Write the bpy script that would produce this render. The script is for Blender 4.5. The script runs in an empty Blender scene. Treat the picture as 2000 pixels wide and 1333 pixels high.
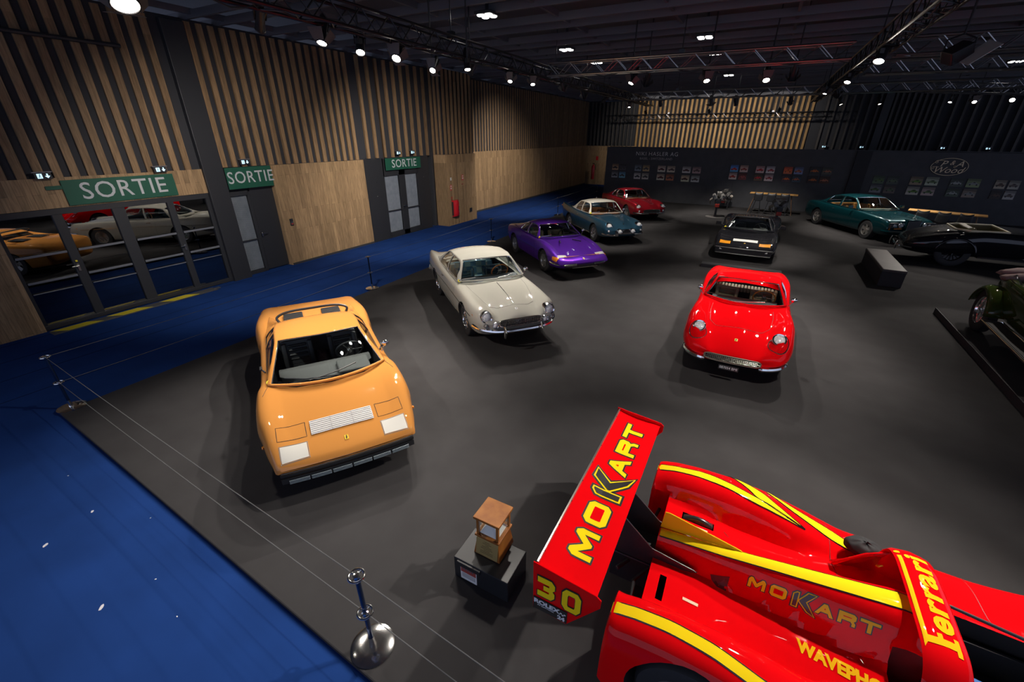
import bpy, bmesh, math, random
import numpy as np
from mathutils import Vector, Matrix, Euler
from mathutils.bvhtree import BVHTree
from mathutils.geometry import tessellate_polygon
random.seed(7)
R=math.radians
sc=bpy.context.scene
C=sc.collection
# ---------------- camera ----------------
def make_camera():
    cd=bpy.data.cameras.new('camera'); cam=bpy.data.objects.new('camera',cd); C.objects.link(cam)
    cd.sensor_width=36; cd.lens=830/2000*36; cd.clip_start=.05; cd.clip_end=200
    th,ro,ya=R(25.858),R(-.17),R(-28.305)
    f=Vector((math.sin(ya)*math.cos(th),math.cos(ya)*math.cos(th),-math.sin(th)))
    r=Vector((math.cos(ya),-math.sin(ya),0)); d=f.cross(r)
    x=math.cos(ro)*r+math.sin(ro)*d; y=-math.sin(ro)*r+math.cos(ro)*d
    m=Matrix(((x[0],-y[0],-f[0],0),(x[1],-y[1],-f[1],0),(x[2],-y[2],-f[2],3.7),(0,0,0,1)))
    cam.matrix_world=m; sc.camera=cam
make_camera()
# ---------------- world, exposure ----------------
w=bpy.data.worlds.new('hall_fill'); sc.world=w; w.use_nodes=True
bg=w.node_tree.nodes['Background']; bg.inputs[0].default_value=(.62,.70,1,1); bg.inputs[1].default_value=.30
def world_light():
    # directional fill added to lift the blacks, stronger from behind the camera
    nt=w.node_tree; tc=nt.nodes.new('ShaderNodeTexCoord'); sp=nt.nodes.new('ShaderNodeSeparateXYZ'); mr=nt.nodes.new('ShaderNodeMapRange')
    mr.inputs[1].default_value=-.9; mr.inputs[2].default_value=.2; mr.inputs[3].default_value=.85; mr.inputs[4].default_value=.38
    nt.links.new(tc.outputs['Generated'],sp.inputs[0]); nt.links.new(sp.outputs['Y'],mr.inputs[0]); nt.links.new(mr.outputs[0],bg.inputs[1])
world_light()
sc.view_settings.view_transform='Standard'; sc.view_settings.look='None'
sc.view_settings.exposure=0; sc.view_settings.gamma=1
sc.cycles.max_bounces=7; sc.cycles.transparent_max_bounces=16
sc.cycles.sample_clamp_indirect=4; sc.cycles.caustics_reflective=False; sc.cycles.caustics_refractive=False
POW=1.45
# ---------------- materials ----------------
_m={}
def mat(name,col,rough=.5,metal=0,coat=0,spec=.5,emit=0,alpha=1,coatr=.03):
    if name in _m: return _m[name]
    m=bpy.data.materials.new(name); m.use_nodes=True; b=m.node_tree.nodes['Principled BSDF']
    b.inputs['Base Color'].default_value=(*col,1); b.inputs['Roughness'].default_value=rough
    b.inputs['Metallic'].default_value=metal; b.inputs['Coat Weight'].default_value=coat
    b.inputs['Coat Roughness'].default_value=coatr; b.inputs['Coat IOR'].default_value=1.32 if 'red' in name or 'yellow' in name else 1.45; b.inputs['Specular IOR Level'].default_value=spec
    if emit: b.inputs['Emission Color'].default_value=(*col,1); b.inputs['Emission Strength'].default_value=emit
    m.diffuse_color=(*col,1); _m[name]=m; return m
def nd(m,t,**k):
    n=m.node_tree.nodes.new(t)
    for a,b in k.items(): setattr(n,a,b)
    return n
def ln(m,a,b): m.node_tree.links.new(a,b)
def glass(name,tint=(.75,.8,.8),f0=.06):
    if name in _m: return _m[name]
    m=bpy.data.materials.new(name); m.use_nodes=True; nt=m.node_tree; nt.nodes.clear()
    o=nd(m,'ShaderNodeOutputMaterial'); mx=nd(m,'ShaderNodeMixShader'); t=nd(m,'ShaderNodeBsdfTransparent'); g=nd(m,'ShaderNodeBsdfGlossy')
    lw=nd(m,'ShaderNodeLayerWeight'); lw.inputs[0].default_value=.5
    pw=nd(m,'ShaderNodeMath',operation='POWER'); pw.inputs[1].default_value=4
    mp=nd(m,'ShaderNodeMath',operation='MULTIPLY_ADD'); mp.inputs[1].default_value=.9; mp.inputs[2].default_value=f0; mp.use_clamp=True
    t.inputs[0].default_value=(*tint,1); g.inputs['Roughness'].default_value=.01; g.inputs[0].default_value=(1,1,1,1)
    ln(m,lw.outputs['Facing'],pw.inputs[0]); ln(m,pw.outputs[0],mp.inputs[0]); ln(m,mp.outputs[0],mx.inputs[0]); ln(m,t.outputs[0],mx.inputs[1]); ln(m,g.outputs[0],mx.inputs[2]); ln(m,mx.outputs[0],o.inputs[0])
    _m[name]=m; return m
def paint(name,col,rough=.35,metal=0): return mat(name,col,.6 if metal==0 else rough,metal,coat=1,spec=0,coatr=.02)
def noisy(name,c1,c2,scale,rough=.9,bump=.0,detail=4,spec=.3):
    m=mat(name,c1,rough,spec=spec); b=m.node_tree.nodes['Principled BSDF']
    tc=nd(m,'ShaderNodeTexCoord'); n=nd(m,'ShaderNodeTexNoise'); n.inputs['Scale'].default_value=scale; n.inputs['Detail'].default_value=detail
    r=nd(m,'ShaderNodeValToRGB'); r.color_ramp.elements[0].color=(*c1,1); r.color_ramp.elements[1].color=(*c2,1)
    r.color_ramp.elements[0].position=.3; r.color_ramp.elements[1].position=.7
    ln(m,tc.outputs['Object'],n.inputs['Vector']); ln(m,n.outputs[0],r.inputs[0]); ln(m,r.outputs[0],b.inputs['Base Color'])
    if bump:
        bp=nd(m,'ShaderNodeBump'); bp.inputs['Strength'].default_value=bump; ln(m,n.outputs[0],bp.inputs['Height']); ln(m,bp.outputs[0],b.inputs['Normal'])
    return m
def wood(name,base,axis='Y',pw=.12,ph=1.3,rough=.5,joints=True,dark=.35):
    """vertical planks: tone per plank, fine grain, dark joints"""
    m=mat(name,base,rough); b=m.node_tree.nodes['Principled BSDF']; b.inputs['Specular IOR Level'].default_value=.25
    tc=nd(m,'ShaderNodeTexCoord'); sp=nd(m,'ShaderNodeSeparateXYZ'); ln(m,tc.outputs['Object'],sp.inputs[0])
    cb=nd(m,'ShaderNodeCombineXYZ'); ln(m,sp.outputs['Z'],cb.inputs[0]); ln(m,sp.outputs[axis],cb.inputs[1])
    br=nd(m,'ShaderNodeTexBrick'); br.offset=.37; br.offset_frequency=2; br.squash=1
    br.inputs['Scale'].default_value=1; br.inputs['Brick Width'].default_value=ph; br.inputs['Row Height'].default_value=pw
    br.inputs['Mortar Size'].default_value=.0022 if joints else 0; br.inputs['Bias'].default_value=0
    br.inputs['Color1'].default_value=(*[c*.78 for c in base],1); br.inputs['Color2'].default_value=(*[min(1,c*1.2) for c in base],1)
    br.inputs['Mortar'].default_value=(*[c*dark for c in base],1)
    ln(m,cb.outputs[0],br.inputs['Vector'])
    mp=nd(m,'ShaderNodeMapping'); mp.inputs['Scale'].default_value=(14,14,1.2); ln(m,tc.outputs['Object'],mp.inputs[0])
    n=nd(m,'ShaderNodeTexNoise'); n.inputs['Scale'].default_value=3; n.inputs['Detail'].default_value=6; ln(m,mp.outputs[0],n.inputs['Vector'])
    r=nd(m,'ShaderNodeValToRGB'); r.color_ramp.elements[0].color=(.72,.72,.72,1); r.color_ramp.elements[1].color=(1.1,1.1,1.1,1)
    r.color_ramp.elements[0].position=.35; r.color_ramp.elements[1].position=.65
    ln(m,n.outputs[0],r.inputs[0]); mm=nd(m,'ShaderNodeMixRGB',blend_type='MULTIPLY'); mm.inputs[0].default_value=1
    ln(m,br.outputs['Color'],mm.inputs[1]); ln(m,r.outputs[0],mm.inputs[2]); ln(m,mm.outputs[0],b.inputs['Base Color'])
    return m
CHROME=mat('chrome',(.92,.92,.90),.12,1); BLACK=mat('black_plastic',(.02,.021,.024),.45); DARK=mat('dark_inner',(.014,.014,.016),.8)
RUBBER=mat('rubber',(.022,.022,.024),.65); YELLOW=mat('yellow_decal',(1,.72,.012),.6,coat=.7,spec=0); BLKDECAL=mat('black_decal',(.015,.015,.015),.4,coat=.6)
STEEL=mat('steel',(.5,.5,.5),.3,1); WHITEP=mat('white_print',(.75,.75,.73),.5); RIM=mat('rim_silver',(.62,.61,.58),.28,.9)
LENS=noisy('sparkle_lens',(.6,.6,.58),(1,1,.98),38,.2,detail=1); LENS.node_tree.nodes['Principled BSDF'].inputs['Coat Weight'].default_value=1; AMBER=mat('amber_lens',(.75,.24,.02),.2,coat=1); GLASS=glass('car_glass')  # LENS: reflector sparkle painted as grey-white mottling in the colour
LEATHER=mat('black_leather',(.05,.05,.054),.38,spec=.6)
# ---------------- mesh builder ----------------
class MB:
    def __init__(s): s.v=[]; s.f=[]; s.m=[]; s.T=Matrix.Identity(4)
    def add(s,vs,fs,mi=0):
        o=len(s.v); s.v+=[tuple(s.T@Vector(p)) for p in vs]; s.f+=[tuple(i+o for i in f) for f in fs]; s.m+=[mi]*len(fs); return s
    def box(s,c,d,mi=0,rz=0,rot=None):
        M=Matrix.Translation(c)@(rot.to_matrix().to_4x4() if rot else Matrix.Rotation(rz,4,'Z'))
        vs=[M@Vector((x*d[0]/2,y*d[1]/2,z*d[2]/2)) for x in(-1,1) for y in(-1,1) for z in(-1,1)]
        return s.add(vs,[(0,1,3,2),(4,6,7,5),(0,4,5,1),(2,3,7,6),(0,2,6,4),(1,5,7,3)],mi)
    def prism(s,poly,z0,z1,mi=0):
        n=len(poly); vs=[(x,y,z0) for x,y in poly]+[(x,y,z1) for x,y in poly]
        return s.add(vs,[tuple(range(n-1,-1,-1)),tuple(range(n,2*n))]+[(i,(i+1)%n,n+(i+1)%n,n+i) for i in range(n)],mi)
    def frame(s,p,q):
        d=(Vector(q)-Vector(p)); L=d.length; z=d.normalized() if L else Vector((0,0,1))
        a=Vector((1,0,0)) if abs(z.x)<.9 else Vector((0,1,0)); x=a.cross(z).normalized(); y=z.cross(x); return x,y,z,L
    def cyl(s,p,q,r,r2=None,n=12,mi=0,cap=True):
        r2=r if r2 is None else r2; x,y,z,L=s.frame(p,q); P,Q=Vector(p),Vector(q)
        vs=[P+(x*math.cos(t)+y*math.sin(t))*r for t in [2*math.pi*i/n for i in range(n)]]+[Q+(x*math.cos(t)+y*math.sin(t))*r2 for t in [2*math.pi*i/n for i in range(n)]]
        fs=[(i,(i+1)%n,n+(i+1)%n,n+i) for i in range(n)]
        if cap: fs+=[tuple(range(n-1,-1,-1)),tuple(range(n,2*n))]
        return s.add(vs,fs,mi)
    def lathe(s,prof,c=(0,0,0),ax='Z',n=28,mi=0,closed=False):
        vs=[];k=len(prof)
        for i in range(n):
            t=2*math.pi*i/n
            for r,h in prof:
                a,b=r*math.cos(t),r*math.sin(t)
                p={'Z':(a,b,h),'Y':(a,h,b),'X':(h,a,b)}[ax]; vs.append((p[0]+c[0],p[1]+c[1],p[2]+c[2]))
        fs=[]
        for i in range(n):
            j=(i+1)%n
            for q in range(k if closed else k-1): fs.append((i*k+q,j*k+q,j*k+(q+1)%k,i*k+(q+1)%k))
        return s.add(vs,fs,mi)
    def tube(s,pts,r,n=6,mi=0,closed=False):
        pts=[Vector(p) for p in pts]; N=len(pts); vs=[]
        up=None
        for i,p in enumerate(pts):
            a=pts[(i-1)%N] if (i or closed) else p; b=pts[(i+1)%N] if (i<N-1 or closed) else p
            z=(b-a).normalized() if (b-a).length>1e-9 else Vector((0,0,1))
            if up is None: up=Vector((0,0,1)) if abs(z.z)<.9 else Vector((1,0,0))
            x=up.cross(z)
            x=x.normalized() if x.length>1e-6 else Vector((1,0,0)); y=z.cross(x); up=y
            rr=r[i] if isinstance(r,(list,tuple)) else r
            vs+=[p+(x*math.cos(2*math.pi*k/n)+y*math.sin(2*math.pi*k/n))*rr for k in range(n)]
        fs=[]
        for i in range(N if closed else N-1):
            j=(i+1)%N; fs+=[(i*n+k,i*n+(k+1)%n,j*n+(k+1)%n,j*n+k) for k in range(n)]
        if not closed: fs+=[tuple(range(n-1,-1,-1)),tuple(range((N-1)*n,N*n))]
        return s.add(vs,fs,mi)
    def ball(s,c,r,n=12,mi=0,sx=(1,1,1)):
        vs=[];h=n//2
        for i in range(h+1):
            a=math.pi*i/h
            for j in range(n):
                b=2*math.pi*j/n; vs.append((c[0]+r*sx[0]*math.sin(a)*math.cos(b),c[1]+r*sx[1]*math.sin(a)*math.sin(b),c[2]+r*sx[2]*math.cos(a)))
        return s.add(vs,[(i*n+j,(i+1)*n+j,(i+1)*n+(j+1)%n,i*n+(j+1)%n) for i in range(h) for j in range(n)],mi)
    def grid(s,P,mi=0,wrap=False):
        """P[i][j] points"""
        a,b=len(P),len(P[0]); vs=[p for row in P for p in row]
        return s.add(vs,[(i*b+j,(i+1)*b+j,(i+1)*b+(j+1)%b,i*b+(j+1)%b) for i in range(a-1) for j in range(b if wrap else b-1)],mi)
    def torus(s,c,R_,r,ax='Z',n=32,k=8,mi=0):
        return s.lathe([(R_+r*math.cos(2*math.pi*i/k),r*math.sin(2*math.pi*i/k)) for i in range(k)],c,ax,n,mi,True)
    def build(s,name,mats,parent=None,smooth=False,bevel=0,seg=2,auto=40,label=None):
        me=bpy.data.meshes.new(name); me.from_pydata(s.v,[],s.f)
        for m_ in (mats if isinstance(mats,(list,tuple)) else [mats]): me.materials.append(m_)
        me.polygons.foreach_set('material_index',s.m); me.validate(); me.update()
        bm=bmesh.new(); bm.from_mesh(me); bmesh.ops.remove_doubles(bm,verts=bm.verts,dist=1e-5); bmesh.ops.recalc_face_normals(bm,faces=bm.faces)
        bm.to_mesh(me); bm.free()
        o=bpy.data.objects.new(name,me); C.objects.link(o)
        if smooth:
            me.polygons.foreach_set('use_smooth',[True]*len(me.polygons))
            if auto<180: me.set_sharp_from_angle(angle=R(auto))
        if bevel:
            b=o.modifiers.new('bevel','BEVEL'); b.width=bevel; b.segments=seg; b.limit_method='ANGLE'; b.angle_limit=R(40)
        if parent: o.parent=parent
        if label: o['label']=label
        return o
def thing(name,label,cat,loc=(0,0,0),rz=0,group=None):
    o=bpy.data.objects.new(name,None); C.objects.link(o); o.location=loc; o.rotation_euler=(0,0,rz); o.empty_display_size=.2
    o['label']=label; o['category']=cat
    if group: o['group']=group
    return o
def tag(o,label,cat,group=None,kind=None):
    o['label']=label; o['category']=cat
    if group: o['group']=group
    if kind: o['kind']=kind
    return o
def struct(o): o['kind']='structure'; return o
def dup(root,loc=None,rz=None,label=None,group=None):
    r=root.copy(); C.objects.link(r)
    if loc is not None: r.location=loc
    if rz is not None: r.rotation_euler=(0,0,rz)
    if label: r['label']=label
    if group: r['group']=group
    for ch in list(root.children):
        c=ch.copy(); C.objects.link(c); c.parent=r
        for g in ch.children:
            d=g.copy(); C.objects.link(d); d.parent=c
    return r
def pchip(t,v,tq):
    t=np.asarray(t,float); v=np.asarray(v,float); h=np.diff(t); d=np.diff(v,axis=0)/h[:,None]
    m=np.zeros_like(v); m[0]=d[0]; m[-1]=d[-1]
    for i in range(1,len(t)-1):
        a,b=d[i-1],d[i]; w1,w2=2*h[i]+h[i-1],h[i]+2*h[i-1]
        with np.errstate(divide='ignore',invalid='ignore'):
            q=(w1+w2)/(w1/a+w2/b)
        m[i]=np.where(a*b>0,q,0)
    o=[]
    for x in tq:
        i=min(max(int(np.searchsorted(t,x,'right'))-1,0),len(t)-2); s=(x-t[i])/h[i]
        o.append((2*s**3-3*s*s+1)*v[i]+(s**3-2*s*s+s)*h[i]*m[i]+(-2*s**3+3*s*s)*v[i+1]+(s**3-s*s)*h[i]*m[i+1])
    return np.array(o)
def catmull(P,k):
    """centripetal Catmull-Rom through points, k samples per segment"""
    P=[np.asarray(p,float) for p in P]; P=[2*P[0]-P[1]]+P+[2*P[-1]-P[-2]]; o=[]
    for i in range(1,len(P)-2):
        p0,p1,p2,p3=P[i-1:i+3]; T=[0]
        for a,b in((p0,p1),(p1,p2),(p2,p3)): T.append(T[-1]+max(np.linalg.norm(b-a),1e-5)**.5)
        for j in range(k):
            t=T[1]+(T[2]-T[1])*j/k
            A1=(T[1]-t)/(T[1]-T[0])*p0+(t-T[0])/(T[1]-T[0])*p1; A2=(T[2]-t)/(T[2]-T[1])*p1+(t-T[1])/(T[2]-T[1])*p2; A3=(T[3]-t)/(T[3]-T[2])*p2+(t-T[2])/(T[3]-T[2])*p3
            B1=(T[2]-t)/(T[2]-T[0])*A1+(t-T[0])/(T[2]-T[0])*A2; B2=(T[3]-t)/(T[3]-T[1])*A2+(t-T[1])/(T[3]-T[1])*A3
            o.append((T[2]-t)/(T[2]-T[1])*B1+(t-T[1])/(T[2]-T[1])*B2)
    o.append(P[-2]); return np.array(o)
_tc={}
def textgeo(body,size=1,offset=0,shear=0,sx=1,align='CENTER',sp=1):
    """2-D triangles of a word -> (verts, faces)"""
    cu=bpy.data.curves.new('lettering','FONT'); cu.body=body; cu.size=size; cu.offset=offset; cu.shear=shear; cu.align_x=align; cu.align_y='CENTER'; cu.space_character=sp
    cu.resolution_u=3
    o=bpy.data.objects.new('lettering',cu); C.objects.link(o); bpy.context.view_layer.update()
    me=bpy.data.meshes.new_from_object(o.evaluated_get(bpy.context.evaluated_depsgraph_get()))
    vs=[(v.co.x*sx,v.co.y) for v in me.vertices]; fs=[tuple(p.vertices) for p in me.polygons]
    bpy.data.objects.remove(o); bpy.data.curves.remove(cu); bpy.data.meshes.remove(me)
    return vs,fs
def text_mb(mb,body,M,size=1,depth=.004,mi=0,**k):
    """lettering on a plane: M maps local xy (z up out of the face)"""
    vs,fs=textgeo(body,size,**k); mb.T,old=M,mb.T
    mb.add([(x,y,depth) for x,y in vs],fs,mi); mb.T=old
def subdiv2d(vs,fs,L):
    bm=bmesh.new(); bv=[bm.verts.new((x,y,0)) for x,y in vs]
    for f in fs:
        try: bm.faces.new([bv[i] for i in f])
        except ValueError: pass
    bmesh.ops.triangulate(bm,faces=bm.faces)
    for _ in range(5):
        e=[e for e in bm.edges if e.calc_length()>L]
        if not e: break
        bmesh.ops.subdivide_edges(bm,edges=e,cuts=1); bmesh.ops.triangulate(bm,faces=[f for f in bm.faces if len(f.verts)>3])
    bm.verts.ensure_lookup_table(); bm.verts.index_update()
    r=[(v.co.x,v.co.y) for v in bm.verts],[tuple(v.index for v in f.verts) for f in bm.faces]; bm.free(); return r
def drape(mb,bvh,vs,fs,fn,direc,off=.003,mi=0,L=.04):
    """lay flat artwork on a body: fn(u,v)->3-D start point, cast along direc"""
    vs,fs=subdiv2d(vs,fs,L); d=Vector(direc).normalized(); P=[];ok=[]
    for u,v in vs:
        q=Vector(fn(u,v)); h=bvh.ray_cast(q-d*3,d)
        if h[0] is None: P.append(q); ok.append(False); continue
        n=h[1] if h[1].dot(d)<0 else -h[1]
        P.append(h[0]+n*off); ok.append(True)
    mb.add(P,[f for f in fs if all(ok[i] for i in f)],mi)
def poly2(pts): return list(pts),[tuple(range(len(pts)))]
def rectgrid(x0,x1,y0,y1): return [(x0,y0),(x1,y0),(x1,y1),(x0,y1)],[(0,1,2,3)]
def drapeline(mb,bvh,pts,fn,direc,r=.004,off=0,mi=0,closed=False,L=.05,n=5):
    d=Vector(direc).normalized(); Q=[]; pp=list(pts)+([pts[0]] if closed else [])
    for a,b in zip(pp,pp[1:]):
        k=max(1,int(math.hypot(b[0]-a[0],b[1]-a[1])/L))
        Q+=[(a[0]+(b[0]-a[0])*i/k,a[1]+(b[1]-a[1])*i/k) for i in range(k)]
    if not closed: Q.append(pp[-1])
    P=[]
    for q in Q:
        o=Vector(fn(*q)); h=bvh.ray_cast(o-d*3,d)
        if h[0] is not None:
            nn=h[1] if h[1].dot(d)<0 else -h[1]; P.append(h[0]+nn*off)
    if len(P)>1: mb.tube(P,r,n,mi,closed)
def smooth_line(pts,k=6): return [tuple(p) for p in catmull(pts,k)]
# ---------------- hall ----------------
FZ=-.04      # blue carpet level, exhibition carpet top is z=0
WOODP=wood('oak_planks_left',(.36,.235,.125),'Y',.115,1.6); WOODX=wood('oak_planks_back',(.36,.235,.125),'X',.115,1.6)
SLAT=wood('oak_slat_left',(.30,.19,.10),'Y',.27,9,joints=False); SLATX=wood('oak_slat_back',(.46,.27,.10),'X',.3,9,joints=False)
BACKING=mat('black_backing',(.030,.031,.037),.8); FRAMEB=mat('black_frame',(.022,.023,.027),.5); PANELB=noisy('black_panel_cloth',(.062,.064,.072),(.074,.076,.084),3)
CEIL=mat('black_ceiling',(.085,.088,.098),.9); BEAM=mat('grey_ceiling_grid',(.105,.108,.125),.7)
SLATD=wood('smoked_slat',(.075,.068,.062),'X',.3,9,joints=False)  # darker slat tone for the outer sections of the back wall
def bluecarpet():
    m=noisy('blue_carpet',(.0085,.034,.15),(.011,.044,.19),900,1,detail=2,spec=.1)
    nt=m.node_tree; b=nt.nodes['Principled BSDF']; src=b.inputs['Base Color'].links[0].from_socket
    n=nd(m,'ShaderNodeTexNoise'); n.inputs['Scale'].default_value=1.3; n.inputs['Detail'].default_value=5
    tc=nd(m,'ShaderNodeTexCoord'); ln(m,tc.outputs['Object'],n.inputs['Vector'])
    sp=nd(m,'ShaderNodeSeparateXYZ'); ln(m,tc.outputs['Object'],sp.inputs[0])
    ad=nd(m,'ShaderNodeMath',operation='ADD'); ad.inputs[1].default_value=9.5; ln(m,sp.outputs[0],ad.inputs[0])
    md=nd(m,'ShaderNodeMath',operation='PINGPONG'); md.inputs[1].default_value=.45; ln(m,ad.outputs[0],md.inputs[0])
    lt=nd(m,'ShaderNodeMath',operation='LESS_THAN'); lt.inputs[1].default_value=.012; ln(m,md.outputs[0],lt.inputs[0])
    l2=nd(m,'ShaderNodeMath',operation='LESS_THAN'); l2.inputs[1].default_value=-8.7; ln(m,sp.outputs[0],l2.inputs[0]); l3=nd(m,'ShaderNodeMath',operation='MULTIPLY'); ln(m,lt.outputs[0],l3.inputs[0]); ln(m,l2.outputs[0],l3.inputs[1]); lt=l3
    r=nd(m,'ShaderNodeMapRange'); r.inputs[1].default_value=.3; r.inputs[2].default_value=.7; r.inputs[3].default_value=.85; r.inputs[4].default_value=1.12; ln(m,n.outputs[0],r.inputs[0])
    mu=nd(m,'ShaderNodeMixRGB',blend_type='MULTIPLY'); mu.inputs[0].default_value=1; ln(m,src,mu.inputs[1]); ln(m,r.outputs[0],mu.inputs[2])
    m2=nd(m,'ShaderNodeMixRGB'); m2.inputs[2].default_value=(.004,.014,.06,1); ln(m,lt.outputs[0],m2.inputs[0]); ln(m,mu.outputs[0],m2.inputs[1]); ln(m,m2.outputs[0],b.inputs['Base Color'])
    return m
def greycarpet():
    m=noisy('charcoal_carpet',(.038,.036,.037),(.047,.045,.046),2.2,.95,detail=8,spec=.1)
    b=m.node_tree.nodes['Principled BSDF']; src=b.inputs['Base Color'].links[0].from_socket
    tc=nd(m,'ShaderNodeTexCoord'); n=nd(m,'ShaderNodeTexNoise'); n.inputs['Scale'].default_value=700; ln(m,tc.outputs['Object'],n.inputs['Vector'])
    r=nd(m,'ShaderNodeMapRange'); r.inputs[3].default_value=.75; r.inputs[4].default_value=1.25; ln(m,n.outputs[0],r.inputs[0])
    mu=nd(m,'ShaderNodeMixRGB',blend_type='MULTIPLY'); mu.inputs[0].default_value=1; ln(m,src,mu.inputs[1]); ln(m,r.outputs[0],mu.inputs[2]); ln(m,mu.outputs[0],b.inputs['Base Color'])
    return m
def build_floor():
    b=MB(); b.box((2,16,FZ-.1),(36,46,.2)); struct(b.build('floor',bluecarpet()))
    b=MB(); b.prism([(-8.33,1.385),(-1.69,1.05),(18.5,.05),(18.5,28.6),(-8.95,28.6),(-8.5,15.5),(-8.36,8)][::1],FZ,0)
    o=b.build('floor',greycarpet(),bevel=.012); struct(o); tag(o,'charcoal carpet of the exhibition area','floor')
build_floor()
def slats(b,x0,Y0,Y1,pitch,wd,z0,z1,dep=.05,axis='Y'):
    y=Y0
    while y+wd<=Y1+1e-3:
        if axis=='Y': b.box((x0+dep/2,y+wd/2,(z0+z1)/2),(dep,wd,z1-z0))
        else: b.box((y+wd/2,x0-dep/2,(z0+z1)/2),(wd,dep,z1-z0))
        y+=pitch
ZT=6.06
def build_left_wall():
    X=-12.41
    b=MB()   # black substrate
    b.box((X-.30,6,3),(.1,21,6.3)); b.box((X-.12,-.75,3),(.1,6.5,6.2)); b.box((X-.12,9.3,4.5),(.1,13.6,3.2)); b.box((X-.55,27.5,3),(.1,19.5,6.3))
    b.box((X-.2,13.7,4.5),(.1,3.8,3.2)); b.box((X-.3,15.85,3),(.5,.1,6.2)); b.box((X-.10,18.33,3),(1.0,.08,6.2)); b.box((-11.95,17.1,4.5),(.06,2.3,3.15)); b.box((-12.2,16.02,4.5),(.5,.06,3.15))
    wl=struct(b.build('wall_left',BACKING))
    b=MB(); b.box((X-.03,-.75,1.45-.02),(.06,6.5,2.94)); b.box((X-.03,4.47,2.62),(.06,3.95,.57))
    b.box((X-.03,10.1,1.43),(.06,3.5,2.94)); b.box((X-.13,8.34,1.43),(.26,.03,2.94)); b.box((X-.13,11.86,1.43),(.26,.03,2.94))
    # column box and far panels
    b.box((X+.25,15.96,1.45),(.60,.04,2.98)); b.box((X+.53,17.12,1.45),(.06,2.34,2.98)); b.box((X+.1,18.28,1.45),(.9,.04,2.98))
    b.box((-12.9,27.65,1.45),(.06,18.7,2.98))
    b.build('oak_panelling',WOODP,wl)
    b=MB(); slats(b,X-.06,-3.9,6.42,.27,.135,2.9,ZT); slats(b,X-.06,6.99,11.9,.27,.13,2.91,ZT)
    slats(b,X-.06,12.12,15.6,.42,.12,2.93,ZT,.07)
    slats(b,-11.88,16.0,18.25,.275,.12,2.95,ZT); slats(b,-12.93,18.4,36.8,.275,.12,2.93,ZT)
    xs=-12.4
    while xs<-11.95: b.box((xs,15.95,4.5),(.1,.05,3.1)); xs+=.2
    b.build('oak_slats',SLAT,wl)
    b=MB(); b.box((-12.88,27.6,0),(.03,18.6,.1)); b.box((-12.39,10.1,-.01),(.02,3.5,.06)); struct(b.build('baseboard_left',BACKING))
    b=MB(); b.box((X-.05,6.7,2.98),(.22,.5,6.1)); struct(b.build('trim_1',FRAMEB,bevel=.01))
    b=MB(); b.tube([(X+.12,1.0,5.36),(X+.12,5.5,5.36)],.04,8); b.box((X+.05,5.45,5.36),(.14,.04,.1)); struct(b.build('trim_2',FRAMEB,smooth=True))
build_left_wall()
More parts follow.
